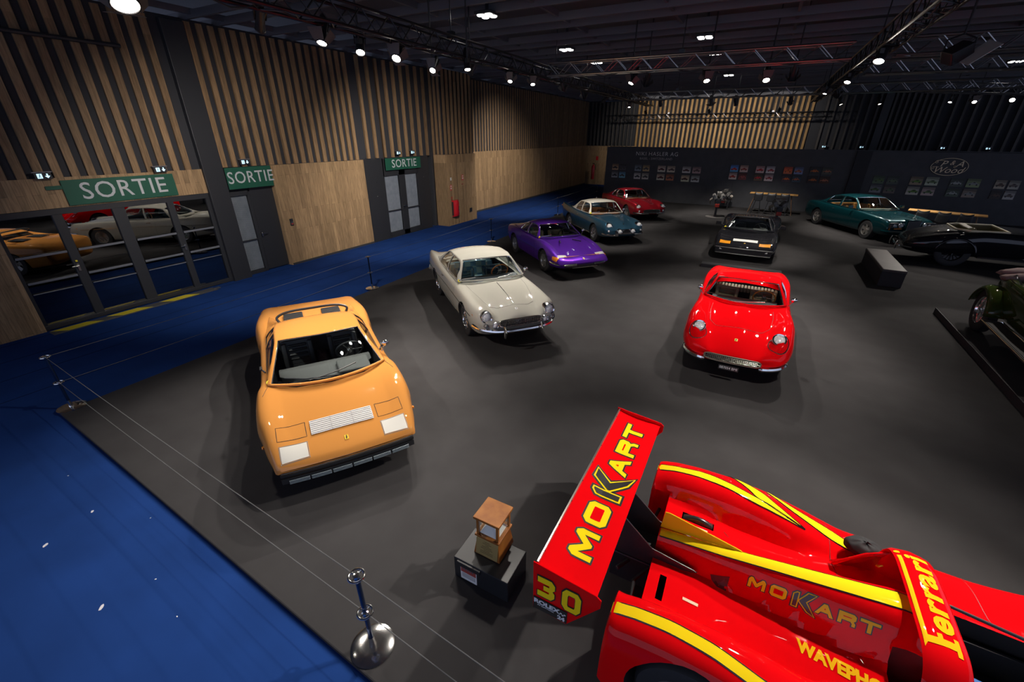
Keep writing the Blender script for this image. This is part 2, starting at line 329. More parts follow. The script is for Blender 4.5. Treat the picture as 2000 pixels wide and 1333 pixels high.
def build_doors():
    X=-12.41; GREYR=mat('grey_rail',(.14,.145,.17),.4); RIB=noisy('ribbed_curtain',(.13,.15,.18),(.17,.19,.22),6,.8)
    DG=glass('door_glass',(.25,.27,.28),.22); HW=mat('door_hardware',(.6,.6,.58),.25,1)
    d=struct(MB().box((X-.18,4.47,1.14),(.02,3.9,2.36)).build('door_1',BACKING))
    fr=MB()
    for y0,y1 in((2.5,2.56),(3.37,3.53),(4.37,4.6),(5.46,5.6),(6.36,6.45)): fr.box((X-.06,(y0+y1)/2,1.13),(.07,y1-y0,2.34))
    fr.box((X-.06,4.47,2.27),(.08,3.95,.12)); fr.box((X-.06,4.47,.02),(.08,3.95,.09)); fr.build('door_frame',FRAMEB,d,bevel=.006)
    for y0,y1,t in((2.56,3.37,2.2),(3.53,4.37,2.2),(4.6,5.46,2.2),(5.6,6.36,2.2)):
        MB().box((X-.075,(y0+y1)/2,1.13),(.008,y1-y0,2.2)).build('glass_pane',DG,d)
        b=MB()
        for z,hh in((1.475,.045),(.965,.045),(.74,.02)): b.box((X-.03,(y0+y1)/2,z),(.02,y1-y0-.03,hh))
        b.build('push_rail',GREYR,d,bevel=.004)
    for y in(3.42,5.53):
        b=MB(); b.box((X-.01,y,1.12),(.03,.04,.16)); b.tube([(X+.0,y,1.16),(X+.05,y,1.16),(X+.05,y-.12,1.16)],.011); b.build('door_handle',HW,d,smooth=True)
    b=MB(); b.box((X+.012,3.42,1.26),(.004,.035,.035)); b.build('yellow_tag',mat('yellow_tag',(.8,.62,.02),.5),d)
    # second exit
    d=struct(MB().box((X-.24,7.66,1.45),(.02,1.5,2.95)).build('door_2',BACKING))
    def ribs(y0,y1,z0,z1,par,xx):
        P=[]
        n=int((y1-y0)/.028)*2
        for i in range(n+1):
            y=y0+(y1-y0)*i/n; P.append([(xx+.012*(i%2),y,z0),(xx+.012*(i%2),y,(z0+z1)*.42),(xx+.012*(i%2),y,z1)])
        MB().grid(P).build('ribbed_curtain',RIB,par)
    ribs(6.98,7.52,.06,2.16,d,X-.20)
    b=MB(); b.box((X-.17,6.9,1.1),(.08,.16,2.3)); b.box((X-.17,7.56,1.1),(.08,.09,2.3)); b.box((X-.17,7.2,2.22),(.08,.7,.12)); b.box((X-.17,7.2,.0),(.08,.7,.09)); b.box((X-.19,8.0,1.45),(.06,.75,2.93)); b.build('door_frame',FRAMEB,d,bevel=.006)
    b=MB(); b.box((X-.155,7.24,.93),(.02,.56,.035)); b.build('push_rail',FRAMEB,d)
    b=MB(); b.box((X-.11,7.66,1.05),(.03,.04,.14)); b.tube([(X-.1,7.66,1.08),(X-.04,7.66,1.08),(X-.04,7.8,1.08)],.012); b.build('door_handle',HW,d,smooth=True)
    # third exit, double leaf
    d=struct(MB().box((X-.17,13.7,1.45),(.02,3.75,2.98)).build('door_3',BACKING))
    ribs(12.95,13.68,.16,2.26,d,X-.13); ribs(14.08,14.78,.16,2.26,d,X-.13)
    b=MB()
    for y0,y1 in((11.88,12.9),(13.7,14.05),(14.8,15.56)): b.box((X-.10,(y0+y1)/2,1.45),(.06,y1-y0,2.98))
    b.box((X-.10,13.85,2.6),(.06,2,.66)); b.box((X-.10,13.85,.05),(.06,2,.2)); b.build('door_frame',FRAMEB,d,bevel=.006)
    for y0,y1 in((12.92,13.69),(14.06,14.79)): b=MB(); b.box((X-.075,(y0+y1)/2,.98),(.03,y1-y0,.04)); b.build('push_rail',FRAMEB,d)
    b=MB(); b.box((X-.05,13.76,1.05),(.03,.04,.14)); b.tube([(X-.04,13.76,1.1),(X+.02,13.76,1.1),(X+.02,13.9,1.1)],.012); b.build('door_handle',HW,d,smooth=True)
    for y,z in((12.45,2.1),(12.4,1.6),(15.2,2.1),(15.1,1.1)): MB().ball((X-.06,y,z),.018,8).build('door_stud',HW,d,smooth=True)
    b=MB(); b.box((X+.0,13.7,.012+FZ),(.05,3.7,.02)); struct(b.build('trim_3',STEEL))
build_doors()
def sortie(y0,y1,z0,z1,label,size,sx=1,tab=False):
    X=-12.39; t=thing('exit_sign',label,'sign',(X,(y0+y1)/2,z0)); W=y1-y0; H=z1-z0
    g=mat('sign_green',(.008,.085,.05),.6); b=MB().box((.012,0,H/2),(.024,W,H))
    b.build('sign_board',g,t,bevel=.004)
    if tab: MB().box((.008,-W/2-.12,H*.74),(.016,.26,.07)).build('board_tab',g,t)
    M=Matrix(((0,0,1,.026),(1,0,0,0.03),(0,1,0,H/2),(0,0,0,1)))
    b=MB(); text_mb(b,'SORTIE',M,size,.002,sx=sx,sp=1.08,offset=.002); b.build('lettering',mat('sign_letters',(.50,.52,.53),.6),t)
sortie(3.69,5.74,2.36,2.85,'wide green SORTIE board above the four glass door leaves','.' and .47,1.0,True)
sortie(6.98,8.28,2.36,2.90,'green SORTIE board right beside the black column','.' and .42,.92)
sortie(12.92,14.94,2.48,2.90,'small-looking green SORTIE board above the black double door','.' and .40,1.05)
PICB=mat('pictogram_glow',(.55,.85,1.0),.4,emit=1.3)
def emer(loc,label,face='X'):
    t=thing('emergency_light',label,'exit light',loc,0 if face=='X' else R(-90),'illuminated emergency exit lights')
    MB().box((.03,0,.075),(.05,.26,.12)).build('housing',FRAMEB,t,bevel=.006)
    MB().box((.03,0,.145),(.07,.3,.015)).build('top_bracket',mat('dull_metal',(.2,.2,.22),.4,.6),t)
    b=MB(); b.T=Matrix.Translation((.057,0,.075))
    b.box((0,-.055,0),(.004,.075,.085)); b.build('running_figure_panel',PICB,t)
    b=MB(); b.T=Matrix.Translation((.060,0,.075))
    b.ball((0,-.05,.028),.009,8,sx=(.2,1,1)); b.tube([(0,-.05,.02),(0,-.058,-.005),(0,-.075,-.03)],.005,4); b.tube([(0,-.058,-.005),(0,-.04,-.03)],.005,4); b.tube([(0,-.07,.01),(0,-.05,.014),(0,-.034,.004)],.004,4); b.build('figure',mat('pictogram_teal',(.01,.12,.2),.5),t)
    b=MB(); b.T=Matrix.Translation((.057,.06,.075)); b.grid([[(0,-.012,.04),(0,.012,.04)],[(0,-.012,0),(0,.012,0)]]); b.add([(0,-.04,.0),(0,.04,.0),(0,0,-.042)],[(0,1,2)]); b.build('arrow',PICB,t)
for i,(p,l,f) in enumerate([((-12.36,3.47,2.88),'emergency exit light above the left end of the wide SORTIE board','X'),((-12.36,5.5,2.88),'emergency exit light above the right end of the wide SORTIE board','X'),
    ((-12.36,7.55,2.95),'emergency exit light above the SORTIE board beside the black column','X'),((-12.34,13.6,3.0),'left of the two emergency lights over the black double door','X'),((-12.34,14.42,3.0),'right of the two emergency lights over the black double door','X'),
    ((3.44,36.85,3.0),'emergency light on the back wall, just right of the lit slats','Y'),((5.46,36.85,3.0),'emergency light on the back wall between lit slats and car-dealer oval','Y'),((9.4,36.85,3.0),'emergency light on the back wall straight above the oval emblem','Y'),((11.4,36.85,3.0),'rightmost emergency light on the back wall','Y')]): emer(p,l,f)
def hazard():
    t=thing('cable_ramp','low floor strip with yellow hazard stripes in front of the glass doors','floor strip',(-12.17,4.2,FZ))
    MB().box((0,-.05,.012),(.26,3.3,.024)).build('ramp_strip',mat('ramp_grey',(.06,.06,.065),.6),t,bevel=.006)
    for y in(-1.28,-.33,.72): MB().prism([(-.12,y-.40),(.12,y-.18),(.12,y+.42),(-.12,y+.20)],.0245,.027).build('yellow_stripe',mat('hazard_yellow',(.62,.5,.02),.6),t)
    MB().box((.02,1.62,.02),(.1,.16,.03)).build('end_plate',STEEL,t,bevel=.004)
hazard()
def wall_bits():
    X=-12.41
    t=thing('intercom','small black intercom with a red label on the oak panel','intercom',(X+.005,8.59,1.16)); MB().box((.02,0,.1),(.04,.1,.2)).build('case',FRAMEB,t,bevel=.008)
    MB().box((.042,0,.05),(.004,.07,.05)).build('label_plate',mat('red_print',(.3,.05,.04),.5),t); MB().box((.042,0,.1),(.004,.07,.03)).build('speaker_grille',STEEL,t)
    # fire hose reel in red case
    t=thing('fire_extinguisher_cabinet','red fire extinguisher case mounted low on the oak column','extinguisher',(-11.82,16.40,.34))
    RED=mat('fire_red',(.55,.012,.02),.35,coat=.5); b=MB()
    P=[]
    for i in range(9):
        z=.02+.70*i/8; k=1 if .05<z<.66 else .75; P.append([(.0,-.2,z),(.12*k,-.19,z),(.19*k,-.1,z),(.2*k,0,z),(.19*k,.1,z),(.12*k,.19,z),(0,.2,z)])
    b.grid(P); b.add(P[0],[tuple(range(7))]); b.add(P[-1],[tuple(range(7))]); b.build('case',RED,t,smooth=True)
    MB().box((.2,.06,.36),(.012,.03,.2)).build('window_slot',BLACK,t,bevel=.004); MB().box((.05,-.205,.36),(.08,.01,.6)).build('side_panel',BLACK,t)
    for nm,y,z,w_,h_,c,l in(('warning_sign',16.22,1.96,.1,.12,(.7,.68,.62),'small cream notice, topmost on the oak column left half'),('warning_sign',16.2,1.6,.13,.24,(.5,.1,.08),'red and white notice in the middle of the oak column left half'),('warning_sign',16.22,1.16,.08,.12,(.35,.05,.03),'little dark red notice right above the extinguisher case'),('warning_sign',17.13,1.96,.15,.24,(.55,.10,.08),'red and white notice on the oak column right half'),('warning_sign',17.1,1.68,.12,.04,(.3,.05,.04),'narrow red strip notice below the right notice')):
        t=thing(nm,l,'notice',(-11.815,y,z)); MB().box((.004,0,0),(.008,w_,h_)).build('plate',mat('notice_%d'%int(y*100+z*10),c,.5),t)
        if h_>.2: MB().box((.009,0,-.03),(.003,w_*.6,h_*.25)).build('printing',mat('notice_white',(.7,.65,.6),.5),t); MB().box((.009,0,.06),(.003,w_*.5,h_*.2)).build('printing',mat('notice_white',(.7,.65,.6),.5),t)
    t=thing('wall_socket','square black socket low on the oak column','socket',(-11.815,17.72,.46)); MB().box((.006,0,0),(.012,.2,.18)).build('plate',FRAMEB,t,bevel=.003); MB().ball((.013,0,0),.035,8,sx=(.2,1,1)).build('outlet',BLACK,t)
    b=MB(); b.box((-11.815,16.72,1.45),(.003,.012,2.9)); struct(b.build('trim_4',BACKING))
    for i,(y,z) in enumerate(((17.5,1.95),(17.52,1.2),(17.55,.12))): pass
    t=thing('fire_extinguisher','red extinguisher standing in the far corner by the oak wall','extinguisher',(-11.95,36.1,.45)); b=MB(); b.lathe([(0,0),(.12,0),(.13,.05),(.13,.95),(.1,1.05),(.03,1.1),(.03,1.18),(0,1.18)],n=14); b.build('cylinder',RED,t,smooth=True)
    MB().tube([(.03,0,1.16),(.16,0,1.1),(.2,0,.7)],.02).build('hose',RUBBER,t,smooth=True); MB().box((0,0,1.2),(.16,.03,.05)).build('valve',BLACK,t)
    for x,z in((-11.95,2.0),(-11.0,2.15)):
        t=thing('warning_sign','red notice above the extinguisher in the far corner' if x<-11.5 else 'red notice high on the far oak wall beside the black partition','notice',(x,36.93,z)); MB().box((0,-.005,0),(.2,.01,.3)).build('plate',RED,t)
wall_bits()
def build_back():
    Y=37
    b=MB(); b.box((2,Y+.15,3),(32,.1,6.3)); wb=struct(b.build('wall_back',BACKING))
    MB().box((-10.9,Y-.02,1.45),(4,.06,2.98)).build('oak_panelling',WOODX,wb)
    b=MB(); slats(b,Y,-9.0,2.45,.31,.14,2.6,ZT,.1,'X'); b.build('oak_slats',SLATX,wb)
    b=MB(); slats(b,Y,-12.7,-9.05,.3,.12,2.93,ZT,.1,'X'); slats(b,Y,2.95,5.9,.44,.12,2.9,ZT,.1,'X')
    slats(b,Y,6.35,8.9,.28,.12,2.9,ZT,.1,'X'); slats(b,Y,9.2,17,.46,.12,2.9,ZT,.1,'X'); b.build('dark_slats',SLATD,wb)
    b=MB(); b.box((6.05,Y-.1,3),(.4,.2,6.1)); struct(b.build('trim_5',FRAMEB))
    # black partition carrying the photo prints
    P=28.6
    b=MB(); b.box((-4.9,P+.15,1.51),(7.5,.3,3.10)); b.box((3.0,P+.17,1.51),(8.3,.3,3.12)); b.box((11.3,P+.15,1.50),(14.3,.3,3.08))
    pt=b.build('wall_partition',PANELB,bevel=.01); struct(pt)
    b=MB(); b.box((4.45,P+.05,1.5),(.62,.3,3.09)); b.build('end_pilaster',mat('dark_grey_cloth',(.028,.029,.034),.9),pt)
    b=MB(); b.box((4,P+.02,3.075),(25,.05,.02)); b.build('cap_rail',FRAMEB,pt)
    GOLD=mat('gold_letters',(.8,.66,.45),.5); SIL=mat('silver_letters',(.8,.8,.77),.5)
    def lt(name,body,x,z,size,m,label,sx=1,sp=1,**k):
        t=thing(name,label,'lettering',(x,P-.03,z)); b=MB(); text_mb(b,body,Matrix(((1,0,0,0),(0,0,-1,0),(0,1,0,0),(0,0,0,1))),size,.004,sx=sx,sp=sp,**k); b.build('letters',m,t)
    lt('company_lettering','NIKI HASLER AG',-5.58,2.70,.31,SIL,'silver NIKI HASLER AG lettering on the black partition',1.0,1.1,offset=-.004)
    lt('place_lettering','BASEL - SWITZERLAND',-5.60,2.44,.17,mat('dim_letters',(.45,.45,.43),.5),'small grey BASEL - SWITZERLAND line below the larger lettering',1.0,1.1)
    t=thing('oval_emblem','gold oval emblem reading P&A Wood on the black partition','emblem',(7.80,P-.04,2.42))
    MB().tube([(.66*math.cos(a),0,.37*math.sin(a)) for a in [i*math.pi/24 for i in range(48)]],.012,5,closed=True).build('oval_ring',GOLD,t)
    MT=lambda x,z:Matrix(((1,0,0,x),(0,0,-1,0),(0,1,0,z),(0,0,0,1)))
    b=MB(); text_mb(b,'P',MT(-.26,.12),.36,.003,shear=.35,sx=1.1); text_mb(b,'&',MT(.05,.17),.27,.003,shear=.35); text_mb(b,'A',MT(.34,.12),.36,.003,shear=.35,sx=1.1)
    text_mb(b,'Wood',MT(-.02,-.15),.37,.003,shear=.35,sx=1.1)
    for cx,cz,r0 in((-.50,.20,.07),(-.56,-.06,.06),(.20,.0,.05)): b.tube([(cx+(r0*(1-.6*i/16))*math.cos(i*.42+1),0,cz+(r0*(1-.6*i/16))*math.sin(i*.42+1)) for i in range(17)],.009,4)
    b.tube([(-.50,0,.27),(-.35,0,.27),(-.2,0,.25)],.010,4); b.tube([(-.56,0,0),(-.45,0,.0),(-.36,0,-.02)],.010,4); b.build('lettering',GOLD,t)
    # photo prints
    cols=[((.30,.20,.13),(.12,.1,.09)),((.05,.05,.06),(.12,.14,.18)),((.2,.22,.24),(.08,.1,.12)),((.12,.3,.48),(.5,.5,.5))]
    blocks=[(-7.77,1.69,.24,.225),(-6.34,1.67,.245,.23),(-4.90,1.665,.275,.23),(-3.47,1.65,.28,.24),(-.98,1.85,.245,.20),(.31,1.84,.25,.20),(1.63,1.84,.245,.20),(2.86,1.86,.27,.22),(5.64,1.54,.28,.215),(7.11,1.535,.29,.23),(8.59,1.53,.29,.225),(10.02,1.52,.225,.22)]
    pal=[[(.33,.22,.13),(.06,.06,.07),(.22,.24,.26),(.14,.33,.5)],[(.16,.2,.24),(.35,.25,.13),(.5,.5,.5),(.4,.38,.34)],[(.5,.4,.34),(.45,.36,.28),(.5,.42,.33),(.35,.13,.07)],[(.4,.37,.36),(.3,.2,.2),(.55,.42,.28),(.35,.36,.36)],
      [(.07,.22,.6),(.45,.3,.27),(.5,.35,.33),(.12,.03,.03)],[(.5,.3,.3),(.4,.4,.45),(.08,.06,.04),(.5,.35,.36)],[(.6,.1,.04),(.12,.16,.3),(.05,.03,.04),(.03,.05,.07)],[(.02,.02,.02),(.05,.05,.04),(.02,.01,.01),(.05,.02,.01)],
      [(.06,.09,.05),(.05,.06,.05),(.16,.16,.17),(.1,.08,.07)],[(.2,.15,.1),(.3,.33,.25),(.35,.33,.28),(.35,.27,.25)],[(.05,.06,.05),(.16,.2,.1),(.06,.08,.06),(.2,.16,.13)],[(.28,.24,.18),(.25,.24,.2),(.03,.025,.02),(.3,.29,.27)]]
    acc=[(.03,.03,.04),(.05,.06,.07),(.10,.02,.02),(.09,.03,.03),(.5,.04,.02),(.55,.03,.04),(.6,.12,.02),(.5,.12,.02),(.08,.14,.04),(.10,.2,.03),(.3,.32,.3),(.10,.06,.04)]
    where=['first','second','third','fourth']; wall=['left-hand','middle','right-hand']; pos=['top left','top right','bottom left','bottom right']
    cn=lambda c:'dark' if max(c)<.09 else 'blue' if c[2]>c[0]*1.3 and c[2]>.2 else 'red' if c[0]>c[1]*2.2 else 'brown' if c[0]>c[2]*1.5 else 'green' if c[1]>c[0]*1.15 else 'pale' if min(c)>.3 else 'grey'
    rr=random.Random(3)
    for k,(cx,cz,dx,dz) in enumerate(blocks):
        for q in range(4):
            c=pal[k][q]; x=cx+dx*(1 if q%2 else -1)*1.0; z=cz+(dz if q<2 else -dz)
            w_=dx*1.62; h_=.35 if k<8 else .37
            t=thing('photo_print','%s photo print, %s of the %s block of four on the %s partition panel'%(cn(c),pos[q],where[k%4],wall[k//4]),'photo',(x,P-.03,z),0,'photo prints on the black partition')
            a=acc[k]; b=MB(); b.box((0,.012,0),(w_,.02,h_),0)
            b.add([(-w_/2,0,-h_/2),(w_/2,0,-h_/2),(w_/2,0,-h_*.12),(-w_/2,0,-h_*.2)],[(0,1,2,3)],1)          # ground
            b.add([(-w_/2,0,h_*.3),(w_/2,0,h_*.2),(w_/2,0,h_/2),(-w_/2,0,h_/2)],[(0,1,2,3)],2)               # backdrop
            ox=rr.uniform(-.06,.06)*w_; prof=[(-.38,-.2),(-.4,-.06),(-.2,-.02),(-.1,.13),(.14,.15),(.24,0),(.4,-.05),(.4,-.2)]
            b.add([(ox+px*w_,-.003,pz*h_+rr.uniform(-.02,.02)*h_) for px,pz in prof],[tuple(range(8))],3)     # the pictured car
            for sx_ in(-.25,.25): b.add([(ox+sx_*w_+.07*w_*math.cos(i),-.005,-.2*h_+.09*h_*math.sin(i)) for i in range(6)],[tuple(range(6))],4)
            b.add([(ox-.07*w_,-.005,.02*h_),(ox+.14*w_,-.005,.02*h_),(ox+.11*w_,-.005,.11*h_),(ox-.04*w_,-.005,.11*h_)],[(0,1,2,3)],4)
            g=mat('print_g_%d_%d'%(k,q),tuple(min(.6,v*1.5) for v in c),.6); bk=mat('print_b_%d_%d'%(k,q),tuple(v*.55 for v in c),.6)
            b.build('print',[mat('print_m_%d_%d'%(k,q),c,.6),g,bk,mat('print_a_%d_%d'%(k,q),a if q%2==0 else tuple(v*.6+.05 for v in a),.6),mat('print_dark',(.01,.01,.012),.6)],t)
build_back()
def build_ceiling():
    b=MB(); b.box((2,16,ZT+.65),(36,46,.1)); ce=struct(b.build('ceiling',CEIL))
    b=MB()
    y=3.0
    while y<37:
        b.box((2,y,ZT+.12),(34,.07,.16)); b.box((2,y+.75,ZT+.12),(34,.07,.16)); y+=2.05
    x=-12.2
    while x<18: b.box((x,17,ZT+.17),(.06,40,.12)); x+=2.45
    b.build('suspension_grid',BEAM,ce)
    DW=mat('downlight_glow',(1,.97,.92),.4,emit=9)
    for i,(x,y,l) in enumerate([(-5.95,9.85,'nearest ceiling downlight cluster over the left truss'),(-5.95,14.5,'second ceiling downlight cluster over the left truss'),(-5.95,17.4,'third ceiling downlight cluster over the left truss'),(-2,14.5,'ceiling downlight cluster in front of the first cross truss'),(-2,17.3,'ceiling downlight cluster right above the first cross truss'),(-2,23.4,'farthest ceiling downlight cluster in the middle row'),(7.1,23.8,'ceiling downlight cluster at the right edge of the hall')]):
        t=thing('downlight',l,'ceiling light',(x,y,ZT-.02),0,'square four-lamp ceiling downlights')
        b=MB(); b.box((0,0,.05),(.42,.42,.06)); b.box((0,0,.36),(.06,.06,.60)); b.build('housing',FRAMEB,t,bevel=.01)
        for ax in(-.1,.1):
            for ay in(-.1,.1): MB().lathe([(0,0),(.075,0),(.085,.02)],(ax,ay,0),n=14).build('lamp_disc',DW,t)
build_ceiling()
# ---------------- trusses and stage lamps ----------------
ALU=mat('truss_black',(.05,.05,.055),.3,.8); ALUS=mat('truss_silver',(.35,.35,.36),.28,1)
def truss(name,label,p,q,m,h=.29):
    b=MB(); d=(Vector(q)-Vector(p)); L=d.length; u=d.normalized(); s=Vector((-u.y,u.x,0))*h/2; t=thing(name,label,'truss',p)
    o=Vector((0,0,0)); ch=[(s,0),(-s,0),(s,h),(-s,h)]
    for a,z in ch: b.cyl(o+a+Vector((0,0,z)),o+a+Vector((0,0,z))+d,.024,n=8)
    b.build('chords',m,t,smooth=True)
    b=MB(); n=int(L/.3); 
    for i in range(n):
        A=u*(L*i/n); B=u*(L*(i+1)/n)
        z0,z1=(0,h) if i%2 else (h,0)
        for sg in(1,-1): b.cyl(A+s*sg+Vector((0,0,z0)),B+s*sg+Vector((0,0,z1)),.011,n=5,cap=False)
        b.cyl(A+s*(1 if i%2 else -1),B-s*(1 if i%2 else -1),.010,n=5,cap=False)
    b.build('lattice',m,t,smooth=True)
    b=MB()
    for k in range(max(1,int(L/5))):
        A=u*(L*(k+.5)/max(1,int(L/5))); b.cyl(A+Vector((0,0,h)),A+Vector((0,0,6.62-p[2])),.012,n=5); b.box(A+Vector((0,0,h+.05)),(.12,.12,.12))
    b.build('hanger',ALU,t)
    b=MB(); rr=random.Random(int(L*10)); 
    for c in range(2):
        P_=[]; k=int(L/.5)
        for i in range(k+1):
            P_.append(u*(L*i/k)+s*(.6 if c else -.7)+Vector((0,0,.03+(-.10*rr.random() if i%2 else .02))))
        b.tube([tuple(p) for p in catmull([tuple(p) for p in P_],3)],.010,5)
    b.build('cable_run',RUBBER,t,smooth=True)
truss('lighting_truss','long black lighting truss running above the left row of cars',(-5.95,.5,5.15),(-5.95,27,5.15),ALU)
truss('lighting_truss','silver cross truss nearest the camera, spanning over the red coupe',(-5.6,12.5,5.15),(1.2,12.7,5.15),ALUS)
truss('lighting_truss','silver cross truss running right from the middle truss, nearest of the right-hand ones',(1.9,12.55,5.15),(9,12.9,5.15),ALUS)
truss('lighting_truss','silver cross truss running right, second from the camera',(1.9,15.9,5.15),(9,16.5,5.15),ALUS)
truss('lighting_truss','far cross truss in front of the lit back wall slats',(-7,22.2,5.15),(12,22.2,5.15),ALUS)
truss('lighting_truss','long black lighting truss running above the red coupe and black coupe',(1.6,4,5.15),(1.6,27,5.15),ALU)
truss('lighting_truss','right-hand far truss by the oval emblem',(4.8,22.9,5.15),(12,24.6,4.85),ALUS)
GLOW=mat('lamp_glow',(1,.90,.78),.4,emit=45); GLOWD=mat('lamp_dim',(1,.9,.8),.4,emit=3.5); CAN=mat('lamp_can',(.022,.022,.025),.4,.3); FLAP=mat('barn_door',(.09,.08,.08),.5,.4)
def lamp(loc,aim,label,power=300,size=55,r=.1,glow=None,doors=False,blend=.75,hang=.15,col=(1,.925,.84)):
    r=r*.66
    t=thing('stage_spotlight',label,'spotlight',loc,0,'stage spotlights on the trusses')
    d=(Vector(aim)-Vector(loc)).normalized(); q=d.to_track_quat('-Z','Y'); M=q.to_matrix().to_4x4()
    b=MB(); b.T=M; b.lathe([(r*1.06,-.02),(r*1.1,.0),(r*1.02,.04),(r*.95,.3),(r*.6,.4),(r*.3,.42),(0,.42)],n=18); b.build('lamp_can',CAN,t,smooth=True)
    b=MB(); b.T=M; b.lathe([(0,-.004),(r*.96,-.004)],n=20); b.build('lens',glow or GLOW,t)
    b=MB(); b.T=M; b.torus((0,0,-.008),r*1.02,.010,n=20,k=6); b.build('lens_ring',CAN,t,smooth=True)
    b=MB(); b.tube([M@Vector((-r*1.15,0,.15)),M@Vector((-r*1.3,0,.3)),Vector((-.06,0,hang-.12)),Vector((0,0,hang-.06)),Vector((.06,0,hang-.12)),M@Vector((r*1.3,0,.3)),M@Vector((r*1.15,0,.15))],.012,5); b.cyl((0,0,hang-.08),(0,0,hang+.02),.018,n=8); b.box((0,0,hang),(.06,.09,.08))
    near=any(abs(a-c)<.2 for a,c in((loc[0],-5.95),(loc[0],1.6))) or any(abs(loc[1]-c)<.2 for c in(12.6,16,22.2))
    if not near: b.cyl((0,0,hang),(0,0,6.66-loc[2]),.018,n=6)
    b.build('yoke',CAN,t)
    if doors:
        b=MB(); b.T=M
        for a in range(4):
            b.T=M@Matrix.Rotation(a*math.pi/2,4,'Z')@Matrix.Translation((0,r*1.0,-.01))@Matrix.Rotation(R(55 if a%2 else 35),4,'X')
            w2=r*(1.1 if a%2 else 1.5); b.add([(-w2*.7,0,0),(w2*.7,0,0),(w2,.17,0),(-w2,.17,0),(-w2*.7,0,.004),(w2*.7,0,.004),(w2,.17,.004),(-w2,.17,.004)],[(0,1,2,3),(7,6,5,4),(0,4,5,1),(1,5,6,2),(2,6,7,3),(3,7,4,0)])
        b.build('barn_doors',FLAP,t)
    if power:
        l=bpy.data.lights.new('lamp_beam','SPOT'); l.energy=power*POW; l.spot_size=R(size); l.spot_blend=blend; l.shadow_soft_size=r*.8; l.color=col
        o=bpy.data.objects.new('lamp_beam',l); C.objects.link(o); o.parent=t; o.matrix_local=Matrix.Translation(d*.06)@M
    return t
LZ=4.93
LAMPS=[ # loc, aim, label, power, size, radius, doors
 ((-6.2,2.95,LZ),(-3.5,2.0,0),'large lit spotlight at the top left of the picture, above the wood slats',120,70,.19,1),
 ((-6.1,5.35,LZ),(-5.3,3.2,0),'spotlight with a glowing cone, leftmost of the left truss row',200,62,.11,1),
 ((-6.2,6.2,LZ),(-4.2,3.6,0),'spotlight left of the brightest one on the left truss, tilted away',200,60,.11,0),
 ((-6.1,6.95,LZ),(-4.6,2.6,0),'brightest round spotlight in the left truss row',520,62,.12,1),
 ((-6.5,8.5,LZ),(-5.0,3.5,0),'spotlight with a pale raised flap over the black double door',900,52,.10,1),
 ((-5.75,8.7,LZ),(-4.4,7.4,0),'narrow oval lit spotlight over the oak column',380,60,.10,0),
 ((-6.0,11.0,LZ),(-5.0,7.6,0),'spotlight beside the middle of the left truss, first past the oak column',800,58,.09,1),
 ((-5.8,11.9,LZ),(-4.3,9.2,0),'spotlight with two bright flaps above the far oak wall',420,58,.09,1),
 ((-5.8,14.1,LZ),(-5.2,16.6,0),'small spotlight above the far oak wall corner, left one',420,60,.09,1),
 ((-6.2,17.1,LZ),(-5.4,21.6,0),'small spotlight above the far oak wall corner, right one',420,60,.09,1),
 ((-3.4,12.8,LZ),(-5.0,10.5,0),'bright round spotlight at the left end of the silver cross truss',520,62,.11,1),
 ((-3.2,13.6,LZ),(-5.3,17.5,0),'dim spotlight right beside the bright one on the silver cross truss',420,60,.09,1),
 ((-1.6,13.1,LZ),(-.3,10.2,0),'oval lit spotlight below the right end of the silver cross truss',560,62,.11,1),
 ((-.3,13.6,LZ),(.3,10.2,0),'bright round spotlight standing alone right of the cross truss',800,62,.12,1),
 ((.25,14.0,LZ),(.2,17.6,0),'dim square-flapped spotlight right of the lone bright one',450,60,.10,1),
 ((1.5,11.2,LZ),(.6,8.6,0),'large spotlight with long can on the middle truss',520,62,.13,0),
 ((1.5,15.0,LZ),(.3,12.5,0),'narrow oval spotlight halfway down the middle truss',520,60,.11,0),
 ((1.35,18.6,LZ),(.2,17.2,0),'spotlight with triangular flap down the middle truss',420,60,.09,1),
 ((1.9,20.5,LZ),(4.4,23.2,0),'small spotlight near the far end of the middle truss',520,62,.09,1),
 ((-6.1,23.1,LZ),(-5.5,21.4,0),'far spotlight leftmost in the row before the back wall',380,60,.09,1),
 ((-4.6,22.9,LZ),(-4.0,25.5,0),'far spotlight at the left of the lit back slats',260,60,.09,0),
 ((-2.5,23.5,LZ),(-1.6,24.3,0),'far round spotlight, left of the pair before the lit slats',420,60,.10,1),
 ((-1.5,23.6,LZ),(-.6,26.2,0),'far round spotlight, right of the pair before the lit slats',420,60,.11,0),
 ((.6,24.2,LZ),(.9,26.5,0),'far spotlight with a dim flap beside the right edge of the lit slats',300,60,.09,1),
 ((2.5,25.0,LZ),(4.4,24.0,0),'far spotlight just past the end of the lit slats',480,60,.10,0),
 ((3.9,25.4,LZ),(5.2,23.0,0),'far dim spotlight over the black partition gap',300,60,.08,0),
 ((6.1,25.2,LZ),(4.6,22.6,0),'narrow tilted spotlight left of the one over the oval emblem',420,58,.09,0),
 ((6.9,25.5,LZ),(6.6,20.5,0),'round spotlight straight over the oval emblem',220,60,.11,1),
 ((7.75,24.8,LZ),(5.5,18,0),'glaring spotlight at the right edge of the picture',260,60,.12,0),
 ((2.8,7.2,5.1),(1.2,3.2,0),'orange-rimmed lamp cut by the top right edge of the picture',520,72,.16,0),
]
for L_ in LAMPS: lamp(*L_[:3],power=L_[3],size=L_[4],r=L_[5],doors=bool(L_[6]))
